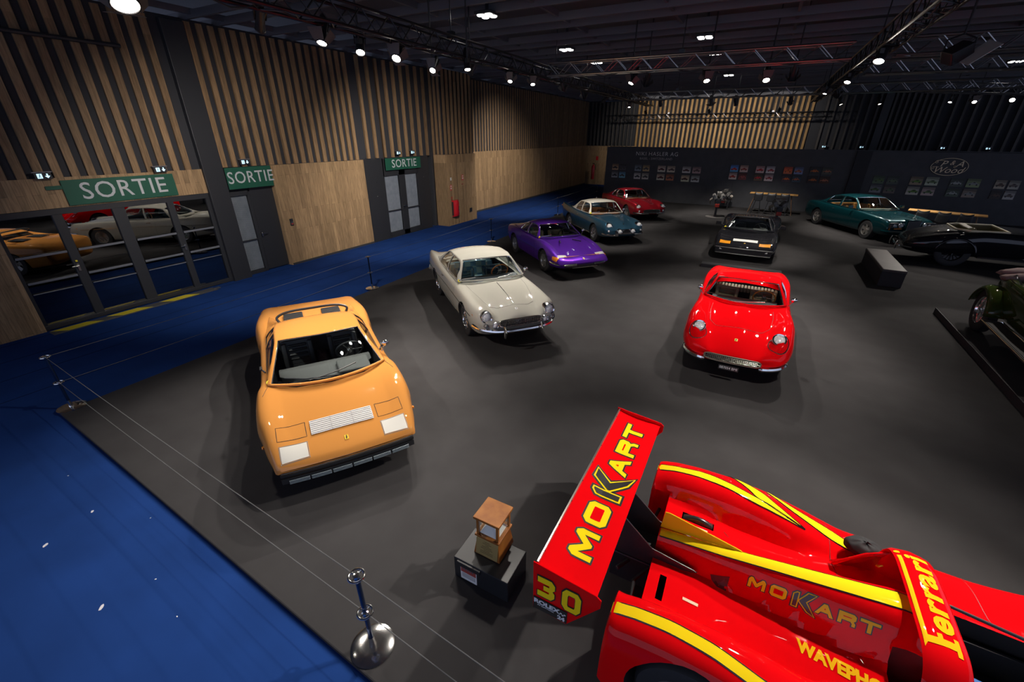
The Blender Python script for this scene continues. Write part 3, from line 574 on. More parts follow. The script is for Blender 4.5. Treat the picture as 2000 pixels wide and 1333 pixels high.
for x_,n_ in((-7.2,'left'),(-3.4,'middle'),(.3,'right')): lamp((x_,31.6,5.0),(x_+(-.3 if x_>0 else 0),37,3.4),'%s one of three spotlights behind the far truss washing the lit slats'%n_,300,98,.1,blend=.6)
truss('lighting_truss','short dark truss throwing a shadow band over the lit slats',(-9.5,34.6,4.75),(3.2,34.6,4.75),ALU)
lamp((-6.5,20.2,5.0),(-12.6,22.0,.9),'spotlight turned to the far oak wall',1100,80,.09,blend=.9)
lamp((-6.4,9.8,5.0),(-12.4,13.5,.9),'spotlight turned to the oak column and double door',1080,78,.09,blend=.9)
lamp((-6.4,4.6,5.0),(-12.4,7.5,.8),'spotlight turned to the glass doors and oak panel',760,84,.09,blend=.9)
lamp((-2.2,4.6,5.2),(-4.5,.2,0),'spotlight over the blue carpet corner',420,90,.12,blend=.8)
lamp((2.0,5.6,5.0),(.6,2.6,.6),'spotlight over the racing car tail',820,75,.12,blend=.5)
lamp((5.2,13.6,5.0),(5.2,10.6,0),'added unseen spotlight brightening the olive vintage car at the right edge',260,62,.1,blend=.4)  # extra lamp out of view, added to brighten the olive tourer
lamp((-5.95,.9,5.0),(-4.9,6.6,.4),'spotlight at the near end of the left truss, above the picture, lighting the car noses',520,60,.11)
lamp((1.6,4.6,5.0),(.3,8.2,.4),'spotlight at the near end of the middle truss, above the picture',330,55,.11)
lamp((6.2,18.2,5.0),(5.0,15.0,0),'spotlight making the pool of light right of the bench',420,55,.1,blend=.4)
def floodlight():
    t=thing('flood_light','large floodlight with a pale rectangular flap at the upper right','floodlight',(2.6,11.4,5.0))
    b=MB(); b.box((0,0,0),(.34,.26,.22),rot=Euler((R(20),R(-30),R(20)))); b.build('housing',CAN,t,bevel=.02)
    b=MB(); b.box((.26,-.08,-.02),(.46,.30,.012),rot=Euler((R(25),R(-38),R(10)))); b.build('flap',mat('pale_flap',(.5,.47,.44),.5,.3),t)
    b=MB(); b.tube([(-.2,0,0),(-.2,0,.2),(0,0,.28),(.18,0,.2),(.18,0,0)],.014,5); b.cyl((0,0,.26),(0,0,1.64),.018,n=6); b.build('yoke',CAN,t)
floodlight()
# ---------------- road cars ----------------
def sec(r,K=1):
    """control row -> 9 half-section points (x,y,z)"""
    x,ws,zb,W,zw,yf,zf,yv,zv,zc=r[:10]; bow=r[10] if len(r)>10 else 0
    pts=[(0,zb),(ws-.1,zb),(ws,zb+.05),(W,zw),(yf+(W-yf)*.62,zf-(zf-zw)*.16),(yf,zf),(yv+(yf-yv)*.45,zv+(zf-zv)*.5),(yv,zv),(0,zc)]
    return [(x-bow*y*y,y,z) for y,z in pts]
def body_mesh(rows,nu=.07,kv=4):
    ctr=np.array([sec(r) for r in rows]); n=len(rows)
    t=[0]
    for i in range(1,n): t.append(t[-1]+max(.02,float(np.mean(np.linalg.norm(ctr[i]-ctr[i-1],axis=1)))))
    tq=[]
    for i in range(n-1):
        k=max(1,int(math.ceil((t[i+1]-t[i])/nu))); tq+=[t[i]+(t[i+1]-t[i])*j/k for j in range(k)]
    tq.append(t[-1]); A=np.stack([pchip(t,ctr[:,j],tq) for j in range(ctr.shape[1])],1)
    rings=[]
    for a in A:
        h=catmull(a,kv); 
        h[0][1]=0; h[-1][1]=0
        m=[(p[0],-p[1],p[2]) for p in h[1:-1]][::-1]
        rings.append([tuple(p) for p in h]+m)
    b=MB(); b.grid(rings,wrap=True); N=len(rings[0])
    for rg in(rings[0],rings[-1]):
        c=(sum(p[0] for p in rg)/N,0,sum(p[2] for p in rg)/N); o=len(b.v); b.v+=list(rg)+[c]; b.f+=[(o+i,o+(i+1)%N,o+N) for i in range(N)]; b.m+=[0]*N
    return b
def apply_mod(o):
    dg=bpy.context.evaluated_depsgraph_get(); me=bpy.data.meshes.new_from_object(o.evaluated_get(dg)); o.modifiers.clear(); o.data=me; return o
def cut(o,mb,m,name='cutter'):
    """boolean difference; the cavity takes material m"""
    if m.name not in [x.name for x in o.data.materials if x]: o.data.materials.append(m)
    c=mb.build(name,m,o.parent); md=o.modifiers.new('b','BOOLEAN'); md.operation='DIFFERENCE'; md.solver='EXACT'; md.object=c; md.material_mode='TRANSFER'
    bpy.context.view_layer.update(); apply_mod(o); bpy.data.objects.remove(c); return o
def wheel(par,x,y,r,wd,side,kind,name='wheel'):
    """y is the outer face; side=+1 left; rim is a sub-part"""
    b=MB(); h=wd/2; c=(0,0,0)
    prof=[(r*.62,-h),(r*.80,-h*1.02),(r*.95,-h*.98),(r,-h*.8),(r,h*.8),(r*.95,h*.98),(r*.80,h*1.02),(r*.62,h)]
    b.lathe(prof,c,'Y',36); o=b.build(name,RUBBER,par,smooth=True); o.location=(x,y-side*h,r)
    b=MB(); s=side; f=h*.95*s; rr=r*.64
    b.lathe([(rr,-f),(rr,f*.9),(rr*1.03,f*1.03),(rr*.95,f*1.04),(rr*.9,f*.8),(rr*.88,f*.1),(0,f*.05)],c,'Y',36,mi=0)
    if kind=='star':
        b.cyl((0,f*.0,0),(0,f*.82,0),rr*.30,rr*.24,14)
        for k in range(5):
            a=R(90)+k*2*math.pi/5; ca,sa=math.cos(a),math.sin(a)
            P=lambda q,w_,y_:[(q*ca-w_*sa,y_,q*sa+w_*ca),(q*ca+w_*sa,y_,q*sa-w_*ca)]
            A=P(rr*.1,rr*.17,f*.72)+P(rr*.95,rr*.30,f*.88)+P(rr*.1,rr*.17,f*.2)+P(rr*.95,rr*.30,f*.45)
            b.add(A,[(0,1,3,2),(5,4,6,7),(0,2,6,4),(1,5,7,3),(2,3,7,6)])
        b.cyl((0,f*.8,0),(0,f*1.0,0),rr*.13,rr*.10,10)
    elif kind=='wire':
        for k in range(30):
            a=2*math.pi*k/30; a2=a+(.35 if k%2 else -.35); b.cyl((rr*.2*math.cos(a),f*(.75 if k%4<2 else .2),rr*.2*math.sin(a)),(rr*.92*math.cos(a2),f*.45,rr*.92*math.sin(a2)),.006,n=4,cap=False)
        b.cyl((0,f*.1,0),(0,f*.95,0),rr*.2,rr*.16,12); b.cyl((0,f*.95,0),(0,f*1.12,0),rr*.1,rr*.06,8)
        b.box((0,f*1.05,0),(rr*.62,.012,.03)); b.box((0,f*1.05,0),(.03,.012,rr*.62))
    else:
        n=12
        for k in range(n):
            a=2*math.pi*k/n; b.cyl((rr*.3*math.cos(a),f*.7,rr*.3*math.sin(a)),(rr*.9*math.cos(a),f*.62,rr*.9*math.sin(a)),.02,n=6)
        b.cyl((0,f*.0,0),(0,f*.8,0),rr*.4,rr*.34,16)
    ri=b.build('rim',RIM if kind!='wire' else CHROME,None,smooth=True); ri.parent=o
    return o
def gh_eval(st,u,v,bulge=.025,pw=2.4):
    S=st['_s']; a=pchip(S['t'],S['v'],[u])[0]; P0,P1,P2=a[0:3],a[3:6],a[6:9]; sg=1
    if v>2: v=4-v; sg=-1
    if v<=1:
        p=P0+(P1-P0)*v; h=np.linalg.norm(P1-P0); p=p+np.array([0,bulge*min(1,h/.3)*math.sin(math.pi*v),0])
    else:
        w_=v-1; k=(1-w_)**pw; y=P1[1]*(1-w_); p=np.array([P2[0]+(P1[0]-P2[0])*(1-w_)**2,y,P2[2]+(P1[2]-P2[2])*k])
    return (p[0],sg*p[1],p[2])
def greenhouse(par,st,paintm,sp):
    """st: list of (P0,P1,(x,z)) stations; index = u"""
    v=np.array([list(a)+list(b)+[c[0],0,c[1]] for a,b,c in st]); S={'_s':{'t':list(range(len(st))),'v':v}}
    n=len(st)-1; E=lambda u,v_:gh_eval(S,u,v_,sp.get('bulge',.03),sp.get('pw',2.6))
    ws=sp['ws']; rw=sp['rw']; side=sp['side']; sv=sp.get('sv',(.10,.90)); tv=sp.get('tv',1.10)
    us=sorted(set([round(x,4) for x in list(np.linspace(0,n,n*7+1))+[ws[0],ws[1],rw[0],rw[1]]+[q for s in side for q in s]]))
    vs=sorted(set([round(x,4) for x in [0,sv[0],.5,sv[1],1,1.03,1.06,tv,1.2,1.3,1.45,1.6,1.8,2]])); vs=vs+[4-x for x in vs[::-1][1:]]
    P=[[E(u,w_) for w_ in vs] for u in us]
    groups={}
    for i in range(len(us)-1):
        um=(us[i]+us[i+1])/2
        for j in range(len(vs)-1):
            vm=(vs[j]+vs[j+1])/2; f=min(vm,4-vm); s='roof'
            if f>tv:
                if ws[0]<um<ws[1]: s='windshield'
                elif rw[0]<um<rw[1]: s='rear_window'
            elif sv[0]<f<sv[1]:
                for q,(a,b_) in enumerate(side):
                    if a<um<b_: s='side_window_%d_%d'%(q,vm>2)
            groups.setdefault(s,[]).append((P[i][j],P[i+1][j],P[i+1][j+1],P[i][j+1]))
    res={}
    for s,q in groups.items():
        b=MB()
        for f in q: b.add(f,[(0,1,2,3)])
        nm='side_window' if s.startswith('side') else s
        g=sp.get('glass',GLASS)
        o=b.build(nm,paintm if s=='roof' else (sp.get('wsglass',g) if s=='windshield' else g),par,smooth=True,auto=60,label=sp.get('rooflabel') if s=='roof' else None)
        if s=='roof': m=o.modifiers.new('thick','SOLIDIFY'); m.thickness=.022; m.offset=-1 if sp.get('flipn') else 1; m.offset=0
        res[s]=o
    # window surrounds
    fr=sp.get('trim',CHROME); r=sp.get('trimr',.008); b=MB()
    lin=lambda a,c,k:[a+(c-a)*i/k for i in range(k+1)]
    def loop(u0,u1,v0,v1): return [E(u0,x) for x in lin(v0,v1,16)]+[E(x,v1) for x in lin(u0,u1,8)[1:]]+[E(u1,x) for x in lin(v1,v0,16)[1:]]+[E(x,v0) for x in lin(u1,u0,8)[1:-1]]
    b.tube(loop(ws[0],ws[1],tv,4-tv),r,6,closed=True); b.build('windshield_trim',fr,par,smooth=True)
    b=MB(); b.tube(loop(rw[0],rw[1],tv,4-tv),r,6,closed=True)
    for s in side:
        for m_ in(0,1):
            L_=loop(s[0],s[1],sv[0],sv[1]); L_=[(p[0],-p[1],p[2]) for p in L_] if m_ else L_; b.tube(L_,r*.8,5,closed=True)
    b.build('window_trim',sp.get('trim2',fr),par,smooth=True)
    return E,res
def seat(par,x,y,w_,m,h=.55,z=.38,rib=True,name='seat'):
    b=MB(); b.box((x+.02,y,z),(.52,w_,.16)); b.box((x-.30,y,z+h*.5),(.14,w_,h),rot=Euler((0,R(-16),0)))
    for s in(-1,1): b.box((x+.02,y+s*w_*.42,z+.06),(.5,w_*.16,.14)); b.box((x-.25,y+s*w_*.42,z+h*.5),(.16,w_*.16,h*.9),rot=Euler((0,R(-16),0)))
    if rib:
        for k in range(5): b.box((x-.22-.012*k,y,z+.14+k*h*.14),(.05,w_*.62,.045),rot=Euler((0,R(-16),0)))
    o=b.build(name,m,par,bevel=.03,seg=3,smooth=True); return o
def interior(par,sp):
    m=sp['seatm']; xs=sp['sx']; sy=sp.get('sy',.34)
    for s in(-1,1): seat(par,xs,s*sy,.44,m,z=sp.get('sz',.40),h=sp.get('sh',.52))
    xd=sp['dx']; zd=sp['dz']; W=sp['dw']; b=MB()
    P=[]
    for i in range(9):
        y=-W+2*W*i/8; bow=1-(y/W)**2; P.append([(xd+.16+.30*bow,y,zd-.03),(xd+.10+.12*bow,y,zd+.01),(xd,y,zd),(xd-.06,y,zd-.03),(xd-.05,y,zd-.22)])
    b.grid(P); b.build('dashboard',sp.get('dashm',BLACK),par,smooth=True)
    yw=sp.get('wheel_y',.34); t=Matrix.Translation((xd-.2,yw,zd+.0))@Matrix.Rotation(R(-62),4,'Y')
    b=MB(); b.T=t; b.torus((0,0,0),.19,.014,n=28); o=b.build('steering_wheel',sp.get('swm',BLACK),par,smooth=True)
    b=MB(); b.T=t; b.ball((0,0,0),.045,8)
    for a in(90,210,330): b.cyl((0,0,0),(.18*math.cos(R(a)),.18*math.sin(R(a)),0),.009,n=5)
    q=b.build('spokes',STEEL,None); q.parent=o
def wiper(par,bvh,E,u,pts,m=BLACK,r=.007):
    b=MB(); b.tube([E(*p) for p in pts],r,5); o=b.build('wiper',m,par,smooth=True); 
    for v in o.data.vertices: v.co.z+=.012; v.co.x+=.008
    return o
def mirror(par,p,side,m=CHROME,kind='round'):
    b=MB(); x,y,z=p
    if kind=='round':
        b.cyl((x,y,z),(x-.01,y+side*.06,z+.10),.009,n=6); b.ball((x-.01,y+side*.07,z+.12),.055,10,sx=(.55,1,.9))
    else:
        b.cyl((x,y,z),(x-.02,y+side*.14,z+.07),.014,n=6); b.box((x-.03,y+side*.20,z+.10),(.05,.17,.10))
    b.build('wing_mirror',m,par,smooth=True,bevel=0 if kind=='round' else .02)
def badge(par,bvh,x,y,w_,h_,direc=(0,0,-1),m=None,fn=None):
    b=MB(); fn=fn or (lambda u,v:(u,v,1)); vs,fs=rectgrid(x-h_/2,x+h_/2,y-w_/2,y+w_/2); drape(b,bvh,vs,fs,fn,direc,.005,0,.02)
    hs=[(-.35,-.1),(-.3,.05),(-.1,.0),(-.05,-.25),(.1,-.1),(.3,-.2),(.42,-.05),(.2,.08),(.1,.25),(-.1,.12),(-.4,.22)]
    drape(b,bvh,[(x+a*h_,y+c*w_) for a,c in hs],[tuple(range(len(hs)))],fn,direc,.007,1,.02)
    b.build('badge',[m or mat('badge_yellow',(.75,.5,.02),.4),BLKDECAL],par)
def round_lamp(par,c,r,direc,m=LENS,ring=CHROME,name='headlight',depth=.06):
    b=MB(); d=Vector(direc).normalized(); M=Matrix.Translation(c)@d.to_track_quat('Z','Y').to_matrix().to_4x4(); b.T=M
    b.lathe([(0,depth*.45),(r*.5,depth*.38),(r*.85,depth*.15),(r*.9,0)],n=24); 
    b.build(name,m,par,smooth=True)
    b=MB(); b.T=M; b.lathe([(r*1.12,-depth*1.6),(r*1.12,depth*.2),(r*1.05,depth*.35),(r*.88,depth*.2),(r*.86,-.01)],n=24); b.build('headlight_ring' if name=='headlight' else 'lamp_ring',ring,par,smooth=True)
def oldbumper(par,pts,r=.035,m=CHROME,over=()):
    P=[tuple(p) for p in catmull(pts,5)]; P=[(p[0],-p[1],p[2]) for p in P[::-1][:-1]]+P
    b=MB(); b.tube(P,r,8); 
    for v_ in over:
        for s in(-1,1): b.tube([(v_[0],s*v_[1],v_[2]-.12),(v_[0]+.05,s*v_[1],v_[2]),(v_[0],s*v_[1],v_[2]+.1)],[.02,.032,.012],8)
    b.build('bumper',m,par,smooth=True)
def grille(par,x,hw,z0,z1,m,bow=.1,rnd=.35,n=11,mesh=CHROME,frame=CHROME,depth=.05):
    """oval recessed grille facing +x"""
    zc=(z0+z1)/2; h=(z1-z0)/2; k=36; ring=[]
    for i in range(k):
        a=2*math.pi*i/k; c,s=math.cos(a),math.sin(a); y=hw*math.copysign(abs(c)**rnd,c); z=zc+h*math.copysign(abs(s)**(rnd+.25),s); ring.append((x-bow*y*y,y,z))
    b=MB(); b.tube(ring,.012,6,closed=True); b.build('grille_surround',frame,par,smooth=True)
    b=MB(); b.add([(p[0]-.01,p[1],p[2]) for p in ring],[tuple(range(k))]); b.build('grille_backing',DARK,par)
    b=MB()
    for i in range(1,n):
        z=z0+(z1-z0)*i/n; f=abs((z-zc)/h); w_=hw*max(.2,(1-f**3)); b.tube([(x+.004-bow*(w_*t)**2,w_*t,z) for t in(-1,-.5,0,.5,1)],.0035,4)
    for i in range(-14,15):
        y=hw*.95*i/14; b.cyl((x+.006-bow*y*y,y,z0+.012),(x+.006-bow*y*y,y,z1-.012),.0035,n=4)
    b.build('grille_mesh',mesh,par)
def dot(par,bvh,x,y,r,m,name='side_marker',direc=(0,-1,0),fn=None):
    pass
def car(name,label,pose,S,cat='car'):
    t=thing(name,label,cat,(pose[0],pose[1],pose[3] if len(pose)>3 else 0),R(pose[2])); pm=S['paint']
    bm=body_mesh(S['rows']); bvh=BVHTree.FromPolygons([Vector(v) for v in bm.v],[f for f in bm.f])
    bo=bm.build('body',pm,t,smooth=True); bo.data.materials.append(DARK)
    arch=MB(); ra=S['tr']+S.get('gap',.045)
    for x in S['ax']:
        for s in(-1,1):
            y0=S['track']-.26; a,b_=sorted((s*y0,s*(S['track']+.35))); arch.lathe([(0,a),(ra,a),(ra,b_),(0,b_)],(x,0,S['tr']+S.get('az',0)),'Y',32)
    cut(bo,arch,DARK)
    if 'tub' in S:
        p=S['tub']; poly=p+[(x,-y) for x,y in p[::-1] if y>0]; c=MB(); c.prism(poly,S.get('tubz',.30),2.2); cut(bo,c,S.get('tubm',DARK))
    me=bo.data; me.polygons.foreach_set('use_smooth',[True]*len(me.polygons)); me.set_sharp_from_angle(angle=R(38))
    for x in S['ax']:
        for s in(-1,1): wheel(t,x,s*S['track'],S['tr'],S.get('tw',.22),s,S['wheel'])
    return t,bo,bvh
def seams(par,bvh,lines,m=DARK,r=.0035,name='panel_gap',direc=(0,0,-1),fn=None):
    b=MB()
    for L_ in lines: drapeline(b,bvh,L_,fn or (lambda u,v:(u,v,1)),direc,r,0)
    return b.build(name,m,par,smooth=True)
def mir(L): return L+[[(x,-y) for x,y in l] for l in L]
SIDE=lambda s:(lambda u,v:(u,s*1.2,v))
# ---- racing car surface: height above the carpet at local (x, y), y=0 on the centre line ----
def _ip(x,a,b): return float(np.interp(x,a,b))
def _sm(a,b,k):
    h=min(1,max(0,.5+.5*(a-b)/k)); return b+(a-b)*h+k*h*(1-h)
def race_h(x,y):
    a=abs(y)
    deck=_ip(x,[-.3,.0,.5,1.0,1.45,1.7,2.6,3.3,4.1],[.57,.57,.545,.56,.60,.52,.50,.42,.24])
    if x>1.5: deck+=.10*math.exp(-(a/.42)**4)*_ip(x,[1.5,1.7,2.8,3.4],[0,1,1,0])
    pod=deck-.10*max(0,(a-.70)/.30)**2-.05*math.exp(-((a-.56)/.12)**2)*_ip(x,[.2,.8,1.3,1.7],[0,1,1,0])
    cf=_ip(x,[-.27,-.1,.1,.4,.7,1.0,1.3,1.8,2.2,2.8,3.1,3.5,4.1],[.715,.755,.775,.775,.735,.66,.57,.47,.46,.58,.62,.56,.26])
    yc=_ip(x,[-.27,.5,1.3],[.80,.80,.79]); wf=_ip(x,[-.27,.6,1.3],[.215,.225,.26])
    f=cf-.16*(abs(a-yc)/wf)**3.2
    cs=_ip(x,[-.1,.4,1.0,1.45,1.62,1.75],[.735,.775,.86,.93,.90,.50]); sw=_ip(x,[-.1,.6,1.5],[.10,.135,.24])
    s=cs-.20*(a/sw)**2.6
    h=_sm(pod,f,.05) if f>pod-.2 else pod
    if s>h-.3: h=_sm(h,s,.035)
    e=max(0,a-.955)/.045
    return max(.2,h-.07*e*e)
def orange_coupe():
    P=paint('orange_paint',(.56,.235,.055),.42)
    rows=[(-2.16,.55,.34,.60,.60,.5,.74,.3,.74,.74,.02),(-2.10,.74,.26,.82,.60,.7,.80,.4,.80,.80,.02),(-1.75,.80,.20,.88,.58,.74,.85,.5,.85,.86),(-1.62,.82,.18,.90,.58,.75,.86,.55,.86,.87),
     (-1.25,.84,.17,.925,.60,.77,.875,.58,.87,.89),(-.86,.84,.16,.90,.58,.745,.86,.6,.87,.91),(-.55,.84,.16,.865,.55,.75,.81,.6,.85,.90),(0,.84,.16,.855,.54,.76,.79,.6,.82,.86),(.6,.84,.16,.855,.54,.765,.785,.62,.80,.83),
     (.84,.84,.16,.865,.55,.77,.80,.62,.80,.82),(1.0,.84,.16,.905,.57,.775,.81,.60,.795,.805),(1.3,.83,.17,.915,.56,.775,.80,.58,.765,.765),(1.6,.82,.18,.905,.53,.77,.755,.57,.71,.705),(1.76,.81,.19,.875,.50,.76,.715,.57,.675,.668,.02),
     (2.0,.77,.22,.835,.46,.73,.63,.52,.60,.595,.04),(2.2,.73,.28,.785,.42,.70,.53,.48,.52,.515,.06),(2.28,.71,.34,.765,.40,.68,.475,.46,.47,.468,.07),(2.30,.69,.36,.745,.40,.66,.43,.44,.43,.43,.075)]
    t,bo,bvh=car('sports_coupe','orange wedge-shaped sports coupe with white slatted bonnet grille, nearest the blue carpet corner',(-5.33,3.74,-33.5),dict(rows=rows,paint=P,ax=(1.25,-1.25),track=.885,tr=.315,wheel='star',tw=.24,
       tub=[(1.185,0),(1.12,.42),(.96,.69),(.2,.71),(-.5,.66),(-.62,.4),(-.62,0)],tubm=LEATHER))
    st=[((.98,.735,.815),(.98,.735,.815),(1.22,.825)),((.45,.745,.80),(.15,.572,1.065),(.26,1.10)),((-.1,.745,.80),(-.13,.57,1.08),(-.10,1.12)),((-.55,.74,.82),(-.42,.555,1.065),(-.42,1.10)),((-1.05,.70,.86),(-.66,.50,1.02),(-.66,1.045)),((-1.35,.66,.885),(-.95,.46,.90),(-.80,.90))]
    E,res=greenhouse(t,st,P,dict(ws=(.035,.95),rw=(4.2,4.9),side=[(.42,2.15),(2.35,3.1)],sv=(.06,.93),tv=1.05,trim=BLACK,trimr=.010,pw=3.2,bulge=.02))
    interior(t,dict(seatm=LEATHER,sx=.0,sy=.33,sh=.50,sz=.34,dx=.52,dz=.78,dw=.60,dashm=mat('grey_dash',(.10,.098,.095),.7),wheel_y=.36))
    MB().box((.1,0,.42),(1.2,.16,.22)).build('centre_tunnel',LEATHER,t,bevel=.03); MB().box((-.5,0,.62),(.06,1.2,.5)).build('bulkhead',LEATHER,t,bevel=.02)
    b=MB(); b.box((.86,.33,.805),(.34,.42,.05),rot=Euler((0,R(4),0))); b.build('instrument_hood',mat('grey_dash',(.10,.098,.095),.7),t,bevel=.02)
    # bonnet fittings
    W=mat('white_grille',(.62,.61,.59),.4); b=MB(); vs,fs=rectgrid(1.79,1.985,-.35,.35); drape(b,bvh,vs,fs,lambda u,v:(u,v,1),(0,0,-1),.012,0,.05); o=b.build('bonnet_grille',W,t,smooth=True); 
    b=MB()
    for k in range(7):
        x=1.805+k*.027; drapeline(b,bvh,[(x,-.345),(x,.345)],lambda u,v:(u,v,1),(0,0,-1),.0025,.015)
    for y in(-.12,.12): drapeline(b,bvh,[(1.79,y),(1.985,y)],lambda u,v:(u,v,1),(0,0,-1),.002,.015)
    q=b.build('grille_slots',mat('slot_grey',(.42,.40,.38),.5),None); q.parent=o
    for s in(-1,1): seams(t,bvh,[[(1.78,s*.40),(1.98,s*.40),(1.985,s*.70),(1.80,s*.70),(1.78,s*.40)]]); seams(t,bvh,[[(1.2,s*.80),(1.0,s*.74),(.98,s*.76)]])
    for s in(-1,1):
        b=MB(); vs,fs=rectgrid(2.055,2.225,s*.415,s*.685); drape(b,bvh,vs,fs,lambda u,v:(u,v,1),(0,0,-1),.006,0,.05)
        b.build('turn_signal',mat('white_lens',(.66,.64,.58),.25,coat=1),t,smooth=True)
        seams(t,bvh,[[(2.047,s*.407),(2.233,s*.407),(2.233,s*.693),(2.047,s*.693),(2.047,s*.407)]],mat('lens_rim',(.3,.28,.24),.5),.004,'signal_rim')
    badge(t,bvh,2.13,0,.045,.055)
    # lower grille and bumper line
    b=MB(); b.T=Matrix.Identity(4)
    for z,hh,m_ in((.372,.035,0),(.30,.07,0)):
        P_=[[(2.31-.075*y*y+dx,y,z+dz) for dx,dz in((-.06,-hh/2),(.005,-hh/2),(.012,hh/2),(-.06,hh/2))] for y in [i*.73/8 for i in range(-8,9)]]; b.grid(P_,wrap=True)
    b.build('front_bumper',BLACK,t,smooth=True)
    b=MB(); 
    for k in range(-3,3):
        for j in range(3):
            z=.275+j*.018; b.tube([(2.335-.075*y*y,y,z) for y in (k*.222+.01,k*.222+.213)],.006,5)
    b.build('lower_grille',mat('grey_blue_slats',(.25,.30,.33),.45,.3),t)
    b=MB(); b.tube([(2.31-.075*y*y,y,.405) for y in [i*.72/10 for i in range(-10,11)]],.007,5); b.build('bumper_strip',CHROME,t,smooth=True)
    for s in(-1,1):
        b=MB(); b.ball((1.83,s*.868,.50),.022,8,sx=(1.3,.6,.8)); b.build('side_marker',AMBER,t,smooth=True)
    mirror(t,(.66,.77,.81),1)
    wiper(t,bvh,E,0,[(.06,2.35),(.10,2.1),(.14,1.8),(.18,1.5)],r=.008); wiper(t,bvh,E,0,[(.05,1.8),(.09,2.4),(.13,2.75)],r=.008)
    for s,nm in((1,''),(-1,'')):
        b=MB(); b.cyl((.55,s*.76,.80),(.48,s*.80,.82),.012,n=6); b.box((.46,s*.81,.83),(.09,.03,.03)); b.build('door_catch',BLACK,t,bevel=.006)
    # roof aerofoil, black vents
    b=MB(); P_=catmull([(-.70,-.50,1.0),(-.74,-.53,1.07),(-.78,-.42,1.12),(-.80,0,1.135),(-.78,.42,1.12),(-.74,.53,1.07),(-.70,.50,1.0)],6); b.tube([tuple(p) for p in P_],.020,8); b.build('roof_spoiler',BLACK,t,smooth=True)
    b=MB()
    for s in(-1,1): b.box((-1.12,s*.30,.905),(.40,.30,.02)); 
    b.build('engine_vent',DARK,t,bevel=.006)
    b=MB()
    for s in(-1,1):
        for k in range(7): b.box((-.95-.055*k,s*.30,.918),(.02,.28,.012),rot=Euler((0,R(25),0)))
    b.build('vent_slats',DARK,t)
    p=E(.12,3.83); b=MB(); b.cyl((p[0]+.01,p[1]+.02,p[2]+.01),(p[0]+.014,p[1]+.02,p[2]+.016),.035,n=14); b.build('yellow_sticker',mat('sticker_yellow',(.85,.72,.02),.5),t)
    b=MB(); b.cyl((p[0]+.015,p[1]+.02,p[2]+.018),(p[0]+.017,p[1]+.02,p[2]+.020),.012,n=8); b.build('sticker_mark',BLKDECAL,t)
orange_coupe()
